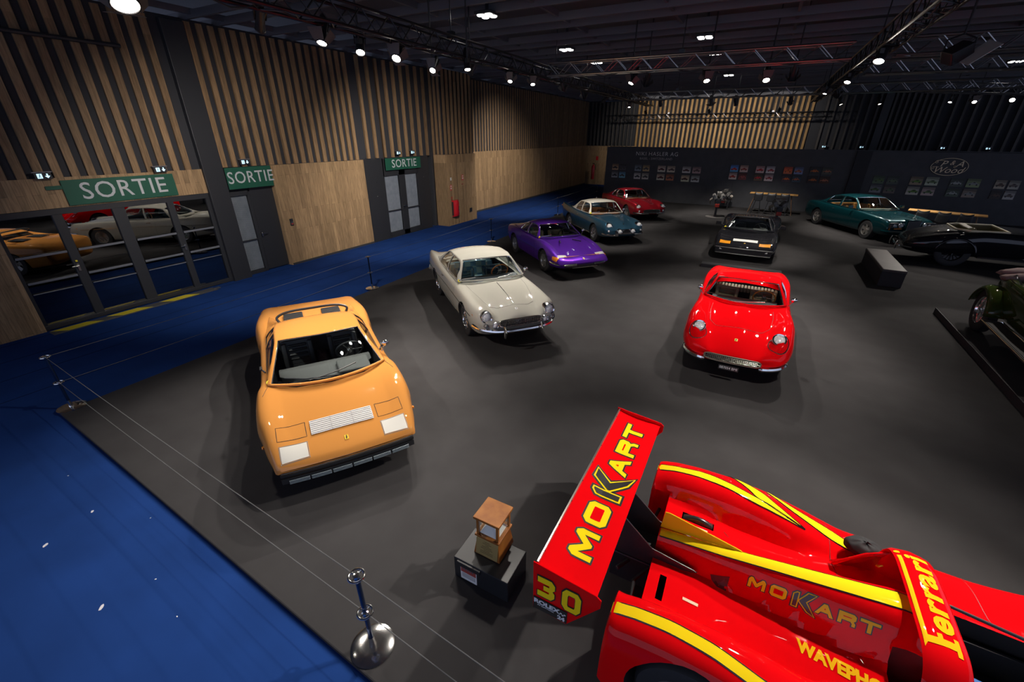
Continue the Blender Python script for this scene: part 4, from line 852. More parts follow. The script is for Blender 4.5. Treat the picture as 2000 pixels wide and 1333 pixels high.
def white_coupe():
    P=paint('cream_paint',(.43,.415,.36),.3); CH=CHROME
    rows=[(-2.42,.5,.45,.55,.62,.45,.72,.3,.72,.72,.0),(-2.38,.66,.32,.74,.62,.66,.86,.5,.80,.80,.0),(-2.25,.72,.28,.79,.62,.72,.93,.52,.86,.865),(-1.9,.76,.24,.83,.62,.74,.945,.52,.88,.895),
     (-1.3,.78,.2,.855,.60,.75,.93,.55,.90,.92),(-.7,.79,.2,.855,.60,.75,.905,.6,.90,.92),(0,.79,.2,.85,.60,.74,.895,.6,.90,.93),(.7,.79,.2,.85,.60,.735,.885,.58,.885,.935),
     (1.0,.79,.2,.85,.60,.73,.88,.55,.87,.92),(1.4,.78,.22,.85,.60,.72,.865,.50,.825,.885),(1.8,.77,.25,.84,.60,.70,.845,.45,.76,.83),(2.0,.75,.28,.825,.60,.69,.835,.42,.71,.785,.02),
     (2.14,.72,.32,.80,.60,.66,.80,.40,.675,.745,.06),(2.24,.68,.36,.76,.58,.62,.70,.40,.64,.70,.10),(2.30,.64,.40,.70,.56,.56,.62,.38,.62,.64,.12),(2.32,.56,.44,.62,.54,.5,.58,.34,.60,.60,.12)]
    t,bo,bvh=car('grand_tourer','cream white classic coupe with round chrome headlights and oval egg-crate grille',(-5.08,8.0,-40.5),dict(rows=rows,paint=P,ax=(1.30,-1.30),track=.80,tr=.33,wheel='wire',tw=.19,
       tub=[(.72,0),(.70,.4),(.60,.66),(.1,.69),(-.6,.68),(-1.05,.62),(-1.15,.4),(-1.15,0)],tubm=DARK))
    st=[((.66,.735,.925),(.66,.735,.925),(.86,.955)),((.45,.74,.92),(.28,.565,1.27),(.38,1.31)),((.0,.745,.915),(.0,.585,1.30),(.0,1.355)),((-.45,.745,.915),(-.35,.58,1.295),(-.35,1.35)),((-1.05,.735,.92),(-.78,.55,1.24),(-.80,1.29)),((-1.55,.69,.925),(-1.32,.54,.95),(-1.48,.94))]
    E,res=greenhouse(t,st,P,dict(ws=(.03,.95),rw=(4.12,4.86),side=[(.5,2.55),(2.68,4.0)],sv=(.04,.93),tv=1.06,trim=CH,trimr=.010,pw=2.4,bulge=.03))
    TART=mat('tartan_seat',(.045,.10,.13),.8)
    m=TART; b=m.node_tree.nodes['Principled BSDF']; tc=nd(m,'ShaderNodeTexCoord'); wv=nd(m,'ShaderNodeTexChecker'); wv.inputs['Scale'].default_value=7; wv.inputs['Color1'].default_value=(.03,.09,.14,1); wv.inputs['Color2'].default_value=(.10,.15,.15,1); ln(m,tc.outputs['Object'],wv.inputs[0]); ln(m,wv.outputs[0],b.inputs['Base Color'])
    interior(t,dict(seatm=TART,sx=-.05,sy=.34,sh=.5,sz=.42,dx=.42,dz=.93,dw=.62,dashm=mat('dark_blue_dash',(.03,.035,.045),.5),swm=mat('wood_rim',(.42,.14,.03),.35,coat=.5)))
    seat(t,-.75,0,1.15,TART,h=.42,z=.45,rib=False,name='rear_seat')
    CRD=mat('cream_shade',(.25,.24,.21),.5)
    seams(t,bvh,[[(.80,-.62),(1.1,-.60),(1.6,-.52),(1.85,-.45),(1.93,-.30),(1.97,0),(1.93,.30),(1.85,.45),(1.6,.52),(1.1,.60),(.80,.62)]],CRD,.004)
    b=MB(); drapeline(b,bvh,[(.98,0),(1.93,0)],lambda u,v:(u,v,1.2),(0,0,-1),.007,.002); b.build('bonnet_strip',CH,t,smooth=True)
    for s in(-1,1):
        seams(t,bvh,[[(.62,.86),(.60,.30),(-.50,.30),(-.55,.88)]],CRD,.004,direc=(0,-s,0),fn=lambda u,v,s=s:(u,s*1.3,v))
        b=MB(); drapeline(b,bvh,[(-2.2,.66),(-1.0,.66),(0,.66),(1.0,.645),(1.85,.62)],lambda u,v,s=s:(u,s*1.3,v),(0,-s,0),.006,.004); b.build('side_moulding',CH,t,smooth=True)
        round_lamp(t,(2.215,s*.63,.70),.098,(1,s*.04,.10),depth=.08); round_lamp(t,(2.325,s*.50,.565),.055,(1,s*.05,.1),name='driving_lamp'); round_lamp(t,(2.26,s*.66,.56),.04,(1,s*.2,.1),m=mat('grey_lens',(.4,.4,.36),.15,.2,coat=1),name='side_lamp')
        b=MB(); b.cyl((1.93,s*.80,.66),(1.93,s*.825,.66),.03,n=12); b.build('side_marker',AMBER,t,smooth=True)
        b=MB(); b.box((-.35,s*.865,.80),(.14,.02,.02)); b.build('door_handle',CH,t,bevel=.006)
        b=MB(); b.cyl((-2.36,s*.64,.62),(-2.44,s*.64,.62),.045,n=12); b.build('tail_lamp',mat('red_lens',(.4,.02,.02),.2,coat=1),t,smooth=True)
    oldbumper(t,[(2.43,0,.46),(2.42,.30,.46),(2.34,.56,.46),(2.16,.76,.47),(1.98,.83,.48)],.036,CH,over=((2.46,.36,.47),))
    oldbumper(t,[(-2.50,0,.48),(-2.49,.4,.48),(-2.38,.72,.5),(-2.05,.83,.5)],.036,CH)
    grille(t,2.350,.42,.515,.655,None,bow=.11,n=7)
    badge(t,bvh,2.10,0,.045,.05,m=mat('badge_white',(.8,.8,.78),.4))
    mirror(t,(.62,.74,.92),1)
    wiper(t,bvh,E,0,[(.04,3.2),(.08,2.9),(.13,2.55)],CH); wiper(t,bvh,E,0,[(.04,1.9),(.08,1.6),(.13,1.35)],CH)
    p=E(.10,3.80); b=MB(); b.cyl((p[0]+.02,p[1]+.02,p[2]+.01),(p[0]+.024,p[1]+.02,p[2]+.014),.035,n=14); b.build('yellow_sticker',mat('sticker_yellow',(.85,.72,.02),.5),t)
white_coupe()
def red_coupe():
    P=mat('red_paint',(.82,.003,.006),.6,coat=1,spec=0,coatr=.02); TAN=mat('tan_leather',(.27,.20,.12),.5)
    rows=[(-2.12,.45,.40,.50,.62,.4,.80,.25,.80,.80),(-2.06,.66,.30,.74,.62,.64,.86,.4,.85,.85),(-1.7,.76,.24,.83,.60,.70,.90,.45,.88,.88),(-1.2,.79,.2,.865,.58,.72,.925,.5,.89,.90),(-.6,.79,.19,.85,.56,.72,.87,.55,.86,.89),
     (0,.79,.18,.83,.54,.72,.84,.6,.85,.88),(.5,.79,.18,.835,.54,.72,.84,.58,.85,.88),(.8,.79,.18,.85,.55,.725,.86,.52,.825,.875),(1.2,.78,.2,.865,.56,.715,.875,.48,.77,.825),(1.5,.76,.22,.855,.54,.69,.84,.44,.71,.76,.03),
     (1.74,.73,.25,.84,.52,.67,.795,.40,.65,.695,.06),(1.93,.68,.28,.80,.48,.63,.71,.36,.575,.62,.09),(2.07,.60,.31,.73,.44,.57,.60,.34,.51,.54,.13),(2.14,.53,.34,.64,.42,.5,.50,.3,.465,.48,.16),(2.14,.46,.36,.54,.40,.42,.44,.26,.44,.445,.18)]
    t,bo,bvh=car('grand_tourer','bright red long-nosed coupe with covered headlights, between the orange car and the bench',(.27,9.22,-90.3),dict(rows=rows,paint=P,ax=(1.2,-1.2),track=.81,tr=.32,wheel='alloy',tw=.2,
       tub=[(.58,0),(.52,.4),(.34,.64),(.0,.68),(-.6,.66),(-.75,.4),(-.75,0)],tubm=DARK))
    st=[((.33,.705,.865),(.33,.705,.865),(.72,.90)),((.15,.715,.86),(.04,.545,1.175),(.17,1.215)),((.0,.72,.85),(-.12,.545,1.19),(-.12,1.235)),((-.35,.72,.86),(-.40,.535,1.18),(-.40,1.225)),((-.75,.70,.88),(-.68,.50,1.11),(-.68,1.16)),((-1.5,.62,.90),(-1.42,.46,.905),(-1.52,.90))]
    E,res=greenhouse(t,st,P,dict(ws=(.03,.95),rw=(4.08,4.75),side=[(.45,2.6),(2.8,3.5)],sv=(.04,.93),tv=1.055,trim=CHROME,trimr=.011,pw=2.3,bulge=.03))
    interior(t,dict(seatm=TAN,sx=-.16,sy=.33,sh=.48,sz=.38,dx=.22,dz=.86,dw=.56,dashm=mat('grey_black_dash',(.06,.06,.065),.5),swm=mat('wood_rim',(.42,.14,.03),.35,coat=.5)))
    b=MB()
    for k in range(-9,10): b.box((-.62,k*.062,.80),(.22,.05,.10))
    b.build('rear_shelf',TAN,t,bevel=.012)
    seams(t,bvh,[[(.70,-.50),(1.0,-.505),(1.35,-.47),(1.50,-.36),(1.545,0),(1.50,.36),(1.35,.47),(1.0,.505),(.70,.50)]],mat('red_shade',(.22,.002,.004),.5),.004)
    b=MB(); P_=[]
    for i in range(9):
        x=.62+.62*i/8; w_=.18*math.sin(math.pi*min(1,(i+.6)/9))**.5; 
    for s in(-1,1):
        b=MB(); vs,fs=poly2([(2.06+.17*math.cos(a),s*.60+.135*math.sin(a)) for a in [i*math.pi/14 for i in range(28)]])
        drape(b,bvh,[(x-.22,y) for x,y in vs],fs,lambda u,v:(u,v,1.2),(0,0,-1),.010,0,.05); b.build('headlight_cover',glass('lamp_cover',(.93,.9,.9),.05),t,smooth=True)
        seams(t,bvh,[[(1.84+.17*math.cos(a),s*.60+.135*math.sin(a)) for a in [i*math.pi/14 for i in range(29)]]],CHROME,.009,'headlight_ring')
        round_lamp(t,(1.80,s*.60,.762),.092,(.70,0,.66),depth=.05)
        round_lamp(t,(2.035,s*.60,.49),.026,(1,0,.25),m=mat('grey_lens',(.4,.4,.36),.15,.2,coat=1),name='side_lamp')
        b=MB(); b.ball((1.72,s*.825,.54),.022,8,sx=(1.2,.5,.8)); b.build('side_marker',AMBER,t,smooth=True)
        P2=[tuple(p) for p in catmull([(2.13,s*.40,.335),(2.09,s*.52,.335),(1.98,s*.68,.345),(1.80,s*.79,.37)],5)]
        b=MB(); b.tube(P2,[.02]+[.04]*(len(P2)-2)+[.02],8); b.build('quarter_bumper',CHROME,t,smooth=True)
        seams(t,bvh,[[(.45,.82),(.42,.28),(-.5,.28),(-.58,.84)]],mat('red_shade',(.22,.002,.004),.5),.004,direc=(0,-s,0),fn=lambda u,v,s=s:(u,s*1.3,v))
    grille(t,2.168,.42,.355,.465,None,bow=.17,n=4,mesh=mat('grille_silver',(.4,.38,.33),.3,.9),frame=mat('grille_rim',(.55,.48,.38),.3,.8))
    badge(t,bvh,1.86,0,.045,.055)
    for s in(-1,1): mirror(t,(.30,s*.735,.86),s)
    wiper(t,bvh,E,0,[(.03,3.45),(.10,3.1),(.15,2.7)],CHROME); wiper(t,bvh,E,0,[(.03,2.2),(.09,1.9),(.13,1.5)],CHROME)
    b=MB(); b.box((2.20,-.02,.275),(.012,.30,.075),rot=Euler((0,R(-12),0))); b.build('licence_plate',BLKDECAL,t,bevel=.003)
    b=MB(); M=Matrix.Translation((2.207,-.02,.276))@Euler((0,R(-12),0)).to_matrix().to_4x4()@Matrix(((0,0,1,0),(1,0,0,0),(0,1,0,0),(0,0,0,1))); text_mb(b,'087054 BMI',M,.056,.002,sx=.98); b.build('plate_numbers',WHITEP,t)
red_coupe()
def purple_coupe():
    P=paint('purple_paint',(.10,.022,.34),.3,.35)
    rows=[(-2.16,.45,.40,.50,.60,.4,.76,.25,.77,.77),(-2.1,.66,.30,.74,.6,.62,.82,.4,.82,.82),(-1.7,.78,.24,.84,.60,.70,.86,.45,.88,.88),(-1.2,.80,.2,.87,.58,.73,.875,.5,.89,.91),(-.6,.80,.19,.86,.56,.74,.86,.55,.88,.90),
     (0,.80,.18,.85,.55,.74,.85,.6,.86,.89),(.5,.80,.18,.855,.55,.74,.845,.58,.85,.88),(.8,.80,.18,.865,.56,.74,.85,.52,.82,.87),(1.2,.79,.2,.875,.56,.74,.82,.48,.765,.81),(1.55,.78,.22,.865,.54,.73,.755,.46,.70,.735,.02),
     (1.85,.76,.25,.84,.52,.71,.665,.44,.63,.655,.05),(2.05,.74,.28,.82,.5,.69,.595,.42,.575,.59,.07),(2.16,.72,.31,.80,.47,.67,.535,.4,.53,.535,.08),(2.22,.70,.34,.78,.44,.64,.475,.38,.48,.48,.09),(2.24,.68,.36,.74,.42,.6,.45,.36,.45,.45,.09)]
    t,bo,bvh=car('grand_tourer','metallic purple fastback coupe with wraparound clear nose lenses',(-5.47,12.86,-41.0),dict(rows=rows,paint=P,ax=(1.2,-1.2),track=.825,tr=.325,wheel='star',tw=.21,
       tub=[(.70,0),(.66,.4),(.54,.66),(.0,.69),(-.7,.66),(-.85,.4),(-.85,0)],tubm=DARK))
    st=[((.60,.73,.865),(.60,.73,.865),(.84,.895)),((.35,.735,.86),(.10,.535,1.165),(.24,1.20)),((.0,.74,.86),(-.1,.55,1.19),(-.1,1.235)),((-.45,.74,.865),(-.45,.54,1.18),(-.45,1.225)),((-.95,.73,.88),(-.85,.50,1.08),(-.85,1.13)),((-1.6,.66,.90),(-1.5,.48,.905),(-1.65,.895))]
    E,res=greenhouse(t,st,P,dict(ws=(.03,.95),rw=(4.05,4.8),side=[(.45,2.5),(2.7,3.85)],sv=(.04,.93),tv=1.055,trim=CHROME,trimr=.011,pw=2.3))
    interior(t,dict(seatm=mat('beige_leather',(.30,.23,.14),.5),sx=-.15,sy=.33,sh=.48,sz=.38,dx=.38,dz=.86,dw=.6,dashm=BLACK))
    seams(t,bvh,[[(1.98,-.72),(2.02,0),(1.98,.72)]]+[[(.85,-.62),(1.5,-.62),(1.95,-.66)],[(.85,.62),(1.5,.62),(1.95,.66)]],mat('purple_shade',(.02,.005,.07),.5),.004)
    for s in(-1,1):
        b=MB(); vs,fs=rectgrid(2.06,2.185,s*.47,s*.74); drape(b,bvh,vs,fs,lambda u,v:(u-.07*v*v*0-.02,v,1),(-.35,0,-1),.006,0,.04); b.build('nose_lens',mat('white_lens',(.80,.78,.70),.25,coat=1),t,smooth=True)
        b=MB(); vs,fs=rectgrid(1.80,2.05,.49,.60); drape(b,bvh,vs,fs,lambda u,v,s=s:(u,s*1.3,v),(0,-s,0),.006,0,.05); b.build('corner_lens',AMBER,t,smooth=True)
        P2=[tuple(p) for p in catmull([(2.25,s*.28,.41),(2.22,s*.5,.41),(2.14,s*.72,.415),(1.95,s*.84,.42),(1.75,s*.875,.43)],5)]; b=MB(); b.tube(P2,.028,8); b.build('quarter_bumper',CHROME,t,smooth=True)
        seams(t,bvh,[[(.55,.82),(.50,.28),(-.55,.28),(-.62,.84)]],mat('purple_shade',(.02,.005,.07),.5),.004,direc=(0,-s,0),fn=lambda u,v,s=s:(u,s*1.3,v))
        b=MB(); drapeline(b,bvh,[(-2.0,.56),(0,.56),(1.6,.55)],lambda u,v,s=s:(u,s*1.3,v),(0,-s,0),.006,.0); b.build('side_groove',BLACK,t)
        b=MB(); b.box((1.15,s*.28,.835),(.34,.02,.02),rz=s*R(20)); b.build('bonnet_vent',BLACK,t)
    b=MB(); b.box((2.20,0,.355),(.05,.9,.07)); b.build('lower_grille',DARK,t); b=MB(); b.tube([(2.24,-.4,.33),(2.26,0,.33),(2.24,.4,.33)],.012,6); b.build('grille_bar',mat('grille_silver',(.4,.38,.33),.3,.9),t,smooth=True)
    badge(t,bvh,2.14,0,.05,.06); mirror(t,(.58,.75,.87),1)
    b=MB(); drape(b,bvh,*rectgrid(-.62,.62,.30,.405),lambda u,v:(3,u,v),(-1,0,0),.006,0,.05); b.build('front_valance',BLACK,t,smooth=True)
    wiper(t,bvh,E,0,[(.03,3.3),(.08,2.9),(.13,2.5)],CHROME); wiper(t,bvh,E,0,[(.03,2.1),(.08,1.7),(.12,1.4)],CHROME)
    b=MB(); P2=[E(.08,3.82)]; b.ball((P2[0][0]+.03,P2[0][1]+.02,P2[0][2]+.02),.035,8,sx=(.5,1,1)); b.build('yellow_sticker',mat('sticker_yellow',(.85,.72,.02),.5),t)
purple_coupe()
def racing_car():
    Y0=2.80; P=mat('racing_red',(.82,.003,.006),.6,coat=1,spec=0,coatr=.02); t=thing('racing_car','red open prototype racing car with yellow stripes and big rear wing','racing car',(0,Y0,0))
    DR=mat('dark_red_inner',(.10,.010,.010),.5)
    xs=[-.27+.012*i for i in range(4)]+[-.20+.045*i for i in range(97)]; xs=[x for x in xs if x<4.12]
    ys=[0,.02,.045,.07,.09,.11,.13,.16,.19,.22,.26,.31,.37,.43,.49,.53,.57,.60,.63,.66,.70,.74,.78,.82,.86,.90,.93,.955,.97,.985,1.0]; ys=[-y for y in ys[::-1][:-1]]+ys
    def wid(x): return 1-.10*max(0,(x-3.3)/.8)**2 - (.03*max(0,(-.2-x)/.07)**2)
    G=[]
    for x in xs:
        w_=wid(x); row=[(x-.02*0,y*w_,race_h(x,y)-(.03 if x<-.265 else 0)) for y in ys]
        G.append([(x,-w_*1.004,.34),(x,-w_*1.0,.12)][::-1]+row+[(x,w_*1.004,.34),(x,w_*1.0,.12)])
    b=MB(); b.grid(G,wrap=True); n=len(G[0])
    for r_ in(G[0],G[-1]): o=len(b.v); b.v+=list(r_); b.f.append(tuple(range(o,o+n))); b.m.append(0)
    bvh=BVHTree.FromPolygons([Vector(v) for v in b.v],[f for f in b.f])
    bo=b.build('bodywork',P,t,smooth=True); bo.data.materials.append(DR); bo.data.materials.append(DARK)
    c=MB(); c.box((-.35,0,.5),(.50,1.19,1.4)); cut(bo,c,P)                       # open tail between the fenders
    for x,r_ in((.30,.385),(3.05,.36)):
        for s in(-1,1):
            c=MB(); a,d=sorted((s*.66,s*1.3)); c.lathe([(0,a),(r_,a),(r_,d),(0,d)],(x,0,.33),'Y',36); cut(bo,c,DARK)
    c=MB(); c.prism([(1.60,-.42),(2.75,-.38),(2.95,-.2),(2.95,.2),(2.75,.40),(1.60,.44)],.14,1.5); cut(bo,c,DARK)
    c=MB(); c.prism([(1.40,-.80),(1.66,-.80),(1.66,-.22),(1.40,-.22)],.20,1.5); cut(bo,c,DR)
    c=MB(); c.box((.01,-.39,.6),(.05,.22,.3)); cut(bo,c,DARK); c=MB(); c.box((.18,.42,.6),(.27,.085,.26)); cut(bo,c,DARK); c=MB(); c.lathe([(0,.6),(.045,.6),(.045,1),(0,1)],(.555,.015,0),'Z',18); cut(bo,c,DARK)
    me=bo.data; me.polygons.foreach_set('use_smooth',[True]*len(me.polygons)); me.set_sharp_from_angle(angle=R(35))
    dn=(0,0,-1); F=lambda u,v:(u,v,1.5)
    def ribbon(name,up,lo,w_=.008,direc=dn,fn=F,mi=YELLOW):
        n=40; U=pchip(list(range(len(up))),np.array(up),list(np.linspace(0,len(up)-1,n))); L_=pchip(list(range(len(lo))),np.array(lo),list(np.linspace(0,len(lo)-1,n)))
        vs=[tuple(p) for p in U]+[tuple(p) for p in L_]; fs=[(i,i+1,n+i+1,n+i) for i in range(n-1)]
        b=MB(); drape(b,bvh,vs,fs,fn,direc,.0035,0,.05); o=b.build(name,mi,t,smooth=True)
        b=MB()
        for Q in(U,L_): drapeline(b,bvh,[tuple(p) for p in Q],fn,direc,w_*.8,.001,n=4)
        q=b.build('stripe_edging',BLKDECAL,None); q.parent=o; return o
    ribbon('stripe',[(-.262,-.765),(.08,-.757),(.307,-.770),(.493,-.796),(.683,-.829),(.95,-.86),(1.35,-.90)],[(-.262,-.850),(.066,-.845),(.289,-.856),(.473,-.877),(.68,-.905),(.9,-.93),(1.2,-.955)])
    ribbon('stripe',[(-.262,.825),(-.06,.828),(.17,.838),(.396,.800),(.60,.762),(.80,.725),(1.0,.682)],[(-.262,.742),(0,.756),(.271,.742),(.538,.702),(.708,.688),(.86,.684),(1.0,.678)])
    ribbon('stripe',[(.36,.985),(.47,.93),(.613,.875),(.75,.80),(.869,.742),(1.0,.684)],[(.34,.975),(.42,.90),(.53,.83),(.616,.762),(.75,.725),(1.0,.680)])
    ribbon('stripe',[(.70,.930),(.956,.855),(1.202,.828),(1.385,.745)],[(.69,.90),(.911,.803),(1.115,.740),(1.372,.677)])
    ribbon('centre_stripe',[(-.09,.055),(.5,.055),(1.0,.062),(1.28,.068),(1.56,.075)],[(-.09,-.045),(.5,-.045),(1.0,-.052),(1.28,-.058),(1.56,-.065)])
    # fin, pylons, wing
    b=MB()
    def plate(b,poly,y,th=.008,mi=0): b.T=Matrix(((1,0,0,0),(0,0,-1,y),(0,1,0,0),(0,0,0,1))); b.prism(poly,-th/2,th/2,mi); b.T=Matrix.Identity(4)
    plate(b,[(-.10,.725),(-.085,.90),(-.05,.905),(.46,.80),(.50,.79),(.52,.775)],.045,.010); b.build('engine_fin',mat('fin_yellow',(.9,.52,.012),.6,coat=.8,spec=0),t,bevel=.003)
    for y in(-.15,.16):
        b=MB(); plate(b,[(-.66,.935),(-.42,.93),(-.12,.66),(.24,.60),(.22,.585),(-.1,.50),(-.1,.28),(-.42,.30),(-.52,.62)],y,.012); b.build('wing_pylon',mat('carbon_black',(.03,.03,.034),.3,coat=.5),t,bevel=.003)
    b=MB(); b.box((-.18,.0,.33),(.5,.34,.3)); b.cyl((-.5,0,.36),(-.1,0,.36),.10,n=14); b.tube([(-.35,-.3,.45),(-.2,0,.42),(-.35,.3,.45)],.02,6); b.build('gearbox',BLACK,t,bevel=.02,smooth=True)
    for y in(-.3,.3): MB().tube([(-.1,y*.5,.45),(-.2,y,.40),(-.15,y*2.3,.36)],.016,6).build('suspension_arm',BLACK,t,smooth=True)
    W0,W1=-.985,1.10; zc=1.0
    prof=[(-.77,1.030),(-.70,1.012),(-.58,.992),(-.46,.985),(-.38,.985),(-.345,.975),(-.36,.955),(-.46,.945),(-.60,.965),(-.76,1.015)]
    b=MB(); b.T=Matrix(((1,0,0,0),(0,0,-1,0),(0,1,0,0),(0,0,0,1))); b.prism(prof,-W1,-W0); wg=b.build('rear_wing',P,t,smooth=True)
    def wing_z(x): return float(np.interp(x,[-.77,-.70,-.58,-.46,-.38],[1.030,1.012,.992,.985,.985]))
    b=MB(); b.box((-.776,(W0+W1)/2,1.038),(.012,W1-W0-.02,.035)); 
    lip=b.build('gurney_strip',mat('aluminium',(.62,.60,.56),.3,.9),t)
    b=MB()
    for k in range(8): b.cyl((-.786,W0+.12+k*.26,1.04),(-.768,W0+.12+k*.26,1.04),.007,n=6)
    q=b.build('rivets',BLACK,None); q.parent=lip
    ep=[(-.80,1.060),(-.345,1.012),(-.310,.985),(-.312,.91),(-.53,.57),(-.79,.575)]
    for y in(W0-.006,W1+.006):
        b=MB(); plate(b,ep,y,.010); e=b.build('wing_endplate',P,t,bevel=.003)
    M30=Matrix(((1,0,0,-.598),(0,0,-1,W0-.013),(0,1,0,.85),(0,0,0,1)))
    def digit(strokes,w_,h_):
        return strokes
    b=MB(); D3=[(-.5,.5),(.3,.5),(.5,.32),(.5,.1),(.38,0),(.5,-.1),(.5,-.32),(.3,-.5),(-.5,-.5),(-.5,-.22),(.18,-.22),(.18,-.12),(-.15,-.12),(-.15,.12),(.18,.12),(.18,.22),(-.5,.22)]
    def dig(b,poly,cx,sx_,sz_,mi,z,grow=0):
        b.T=M30; vs=[(cx+px*sx_*(1+grow),pz*sz_*(1+grow),z) for px,pz in poly]; tr=tessellate_polygon([[Vector((a,c,0)) for a,c,_ in vs]]); b.add(vs,[tuple(f) for f in tr],mi); b.T=Matrix.Identity(4)
    dig(b,D3,-.095,.130,.20,0,.002,.12); dig(b,D3,-.095,.130,.20,1,.004)
    O=[(-.3,.5),(.3,.5),(.5,.3),(.5,-.3),(.3,-.5),(-.3,-.5),(-.5,-.3),(-.5,.3)]; I=[(-.16,.28),(.16,.28),(.2,.2),(.2,-.2),(.16,-.28),(-.16,-.28),(-.2,-.2),(-.2,.2)]
    def ring(b,cx,so,si,z,mi): 
        b.T=M30; vs=[(cx+x*.135*so,-.01+y*.215*so,z) for x,y in O]+[(cx+x*.135*si,-.01+y*.215*si,z) for x,y in I]; b.add(vs,[(i,(i+1)%8,8+(i+1)%8,8+i) for i in range(8)],mi); b.T=Matrix.Identity(4)
    ring(b,.092,1.12,.86,.002,0); ring(b,.092,1,1,.004,1)
    b.build('race_number',[BLKDECAL,YELLOW],t)
    b=MB(); Ms=M30@Matrix.Translation((-.055,-.198,.004)); b.T=Ms; b.prism([(-.132,-.064),(.128,-.064),(.128,.060),(-.132,.064)],-.001,.001); b.T=Matrix.Identity(4); stk=b.build('race_sticker',BLKDECAL,t)
    b=MB(); text_mb(b,'ROLEX',Ms@Matrix.Translation((-.030,.026,0)),.058,.0025,sx=1.08,offset=.003); text_mb(b,'AT DAYTONA',Ms@Matrix.Translation((-.035,-.008,0)),.018,.0025,sx=1.1,offset=.0006); text_mb(b,'24',Ms@Matrix.Translation((.085,-.034,0)),.055,.0025,offset=.003)
    for i in range(4):
        for j in range(2):
            if (i+j)%2==0: b.T=Ms; b.box((.068+i*.014,.008+j*.013,.002),(.014,.013,.001)); b.T=Matrix.Identity(4)
    q=b.build('sticker_print',WHITEP,None); q.parent=stk
    # MOKART lettering
    KP=[(-.50,.0),(-.50,.36),(-.30,.36),(-.30,.10)]
    def mokart(mb_fn,unit):
        """calls mb_fn(polyverts, tris, layer) for every glyph; width about 6.6 units, height 1"""
        def quad(L_,dx,lay):
            tr=tessellate_polygon([[Vector((a,b_,0)) for a,b_ in L_]]); mb_fn([((a+dx)*unit,b_*unit) for a,b_ in L_],[tuple(f) for f in tr],lay)
        def grow(L_,g):
            n=len(L_); A=sum(L_[i][0]*L_[(i+1)%n][1]-L_[(i+1)%n][0]*L_[i][1] for i in range(n)); sg=1 if A>0 else -1; o=[]
            for i in range(n):
                p,q,r_=Vector(L_[i-1]),Vector(L_[i]),Vector(L_[(i+1)%n]); a=(q-p).normalized(); c=(r_-q).normalized(); na=Vector((a.y,-a.x))*sg; nc=Vector((c.y,-c.x))*sg; m_=(na+nc); l=m_.length
                m_=m_/l if l>1e-4 else na; o.append(tuple(q+m_*g/max(.72,m_.dot(na))))
            return o
        Mp=[(-.66,-.5),(-.66,.28),(-.52,.5),(-.36,.5),(0,.02),(.36,.5),(.52,.5),(.66,.28),(.66,-.5),(.42,-.5),(.42,.12),(.06,-.34),(-.06,-.34),(-.42,.12),(-.42,-.5)]
        Mp=[(x,y*.92) for x,y in Mp]
        Op=[(-.6,-.3),(-.6,.3),(-.42,.48),(.42,.48),(.6,.3),(.6,-.3),(.42,-.48),(-.42,-.48)]
        Oi=[(-.40,-.22),(-.40,.22),(-.34,.27),(.34,.27),(.40,.22),(.40,-.22),(.34,-.27),(-.34,-.27)]
        K1=[(-.58,-.62),(-.58,.42),(-.36,.62),(-.20,.62),(-.20,-.62)]; K2=[(-.14,.04),(.40,.80),(.98,.80),(.40,.04),(1.12,-.92),(.55,-.72),(-.14,-.08)]
        Ap=[(-.62,-.46),(-.12,.46),(.12,.46),(.62,-.46),(.36,-.46),(.24,-.22),(-.24,-.22),(-.36,-.46)]; Ai=[(-.13,-.02),(.13,-.02),(0,.24)]
        Rp=[(-.56,-.46),(-.56,.46),(.40,.46),(.56,.34),(.56,.04),(.44,-.08),(.56,-.22),(.56,-.46),(.34,-.46),(.34,-.26),(.24,-.14),(-.32,-.14),(-.32,-.46)]; Ri=[(-.32,.24),(.30,.24),(.32,.20),(.32,.10),(.28,.06),(-.32,.06)]
        Tp=[(-.62,.46),(.62,.46),(.62,.24),(.13,.24),(.13,-.46),(-.13,-.46),(-.13,.24),(-.62,.24)]
        for L_,dx,ins in((Mp,-3.75,None),(Op,-2.12,Oi),(Ap,1.15,Ai),(Rp,2.60,Ri),(Tp,4.02,None)):
            quad(grow(L_,.075),dx,0); quad(L_,dx,1)
            if ins: quad(ins,dx,0); quad(grow(ins,-.055),dx,2)
        for L_ in(K1,K2): quad(grow(L_,.13),-.50,0)
        for L_ in(K1,K2): quad(grow(L_,.035),-.50,1)
        for L_ in(K1,K2): quad(grow(L_,-.045),-.50,3)
    lay=[BLKDECAL,YELLOW,P,BLKDECAL]
    b=MB()
    def onwing(vs,fs,l):
        vs,fs=subdiv2d(vs,fs,.05); b.add([(-.555-y,.07+x,wing_z(-.555-y)+.0015+.0012*l) for x,y in vs],fs,l)
    mokart(onwing,.190); b.build('wing_lettering',lay,t)
    b=MB(); d=Vector((0,.80,-.60)); c0=Vector((.945,-.10,.70))
    def onside(vs,fs,l): drape(b,bvh,vs,fs,lambda u,v:c0+Vector((u,v*.62-.02*u,v*.82+.075*u)),d,.0015+.0012*l,l,.05)
    mokart(onside,.083); b.build('side_lettering',lay,t)
    b=MB(); vs,fs=textgeo('WAVEPHORE',.112,offset=.006,sx=.85,align='LEFT')
    drape(b,bvh,vs,fs,lambda u,v:(.915+u*.995+v*.02,-.355+v-u*.17,1.5),dn,.003,0,.05); b.build('side_sponsor_lettering',mat('decal_orange_yellow',(1,.55,.012),.6,coat=.6,spec=0),t,smooth=True)
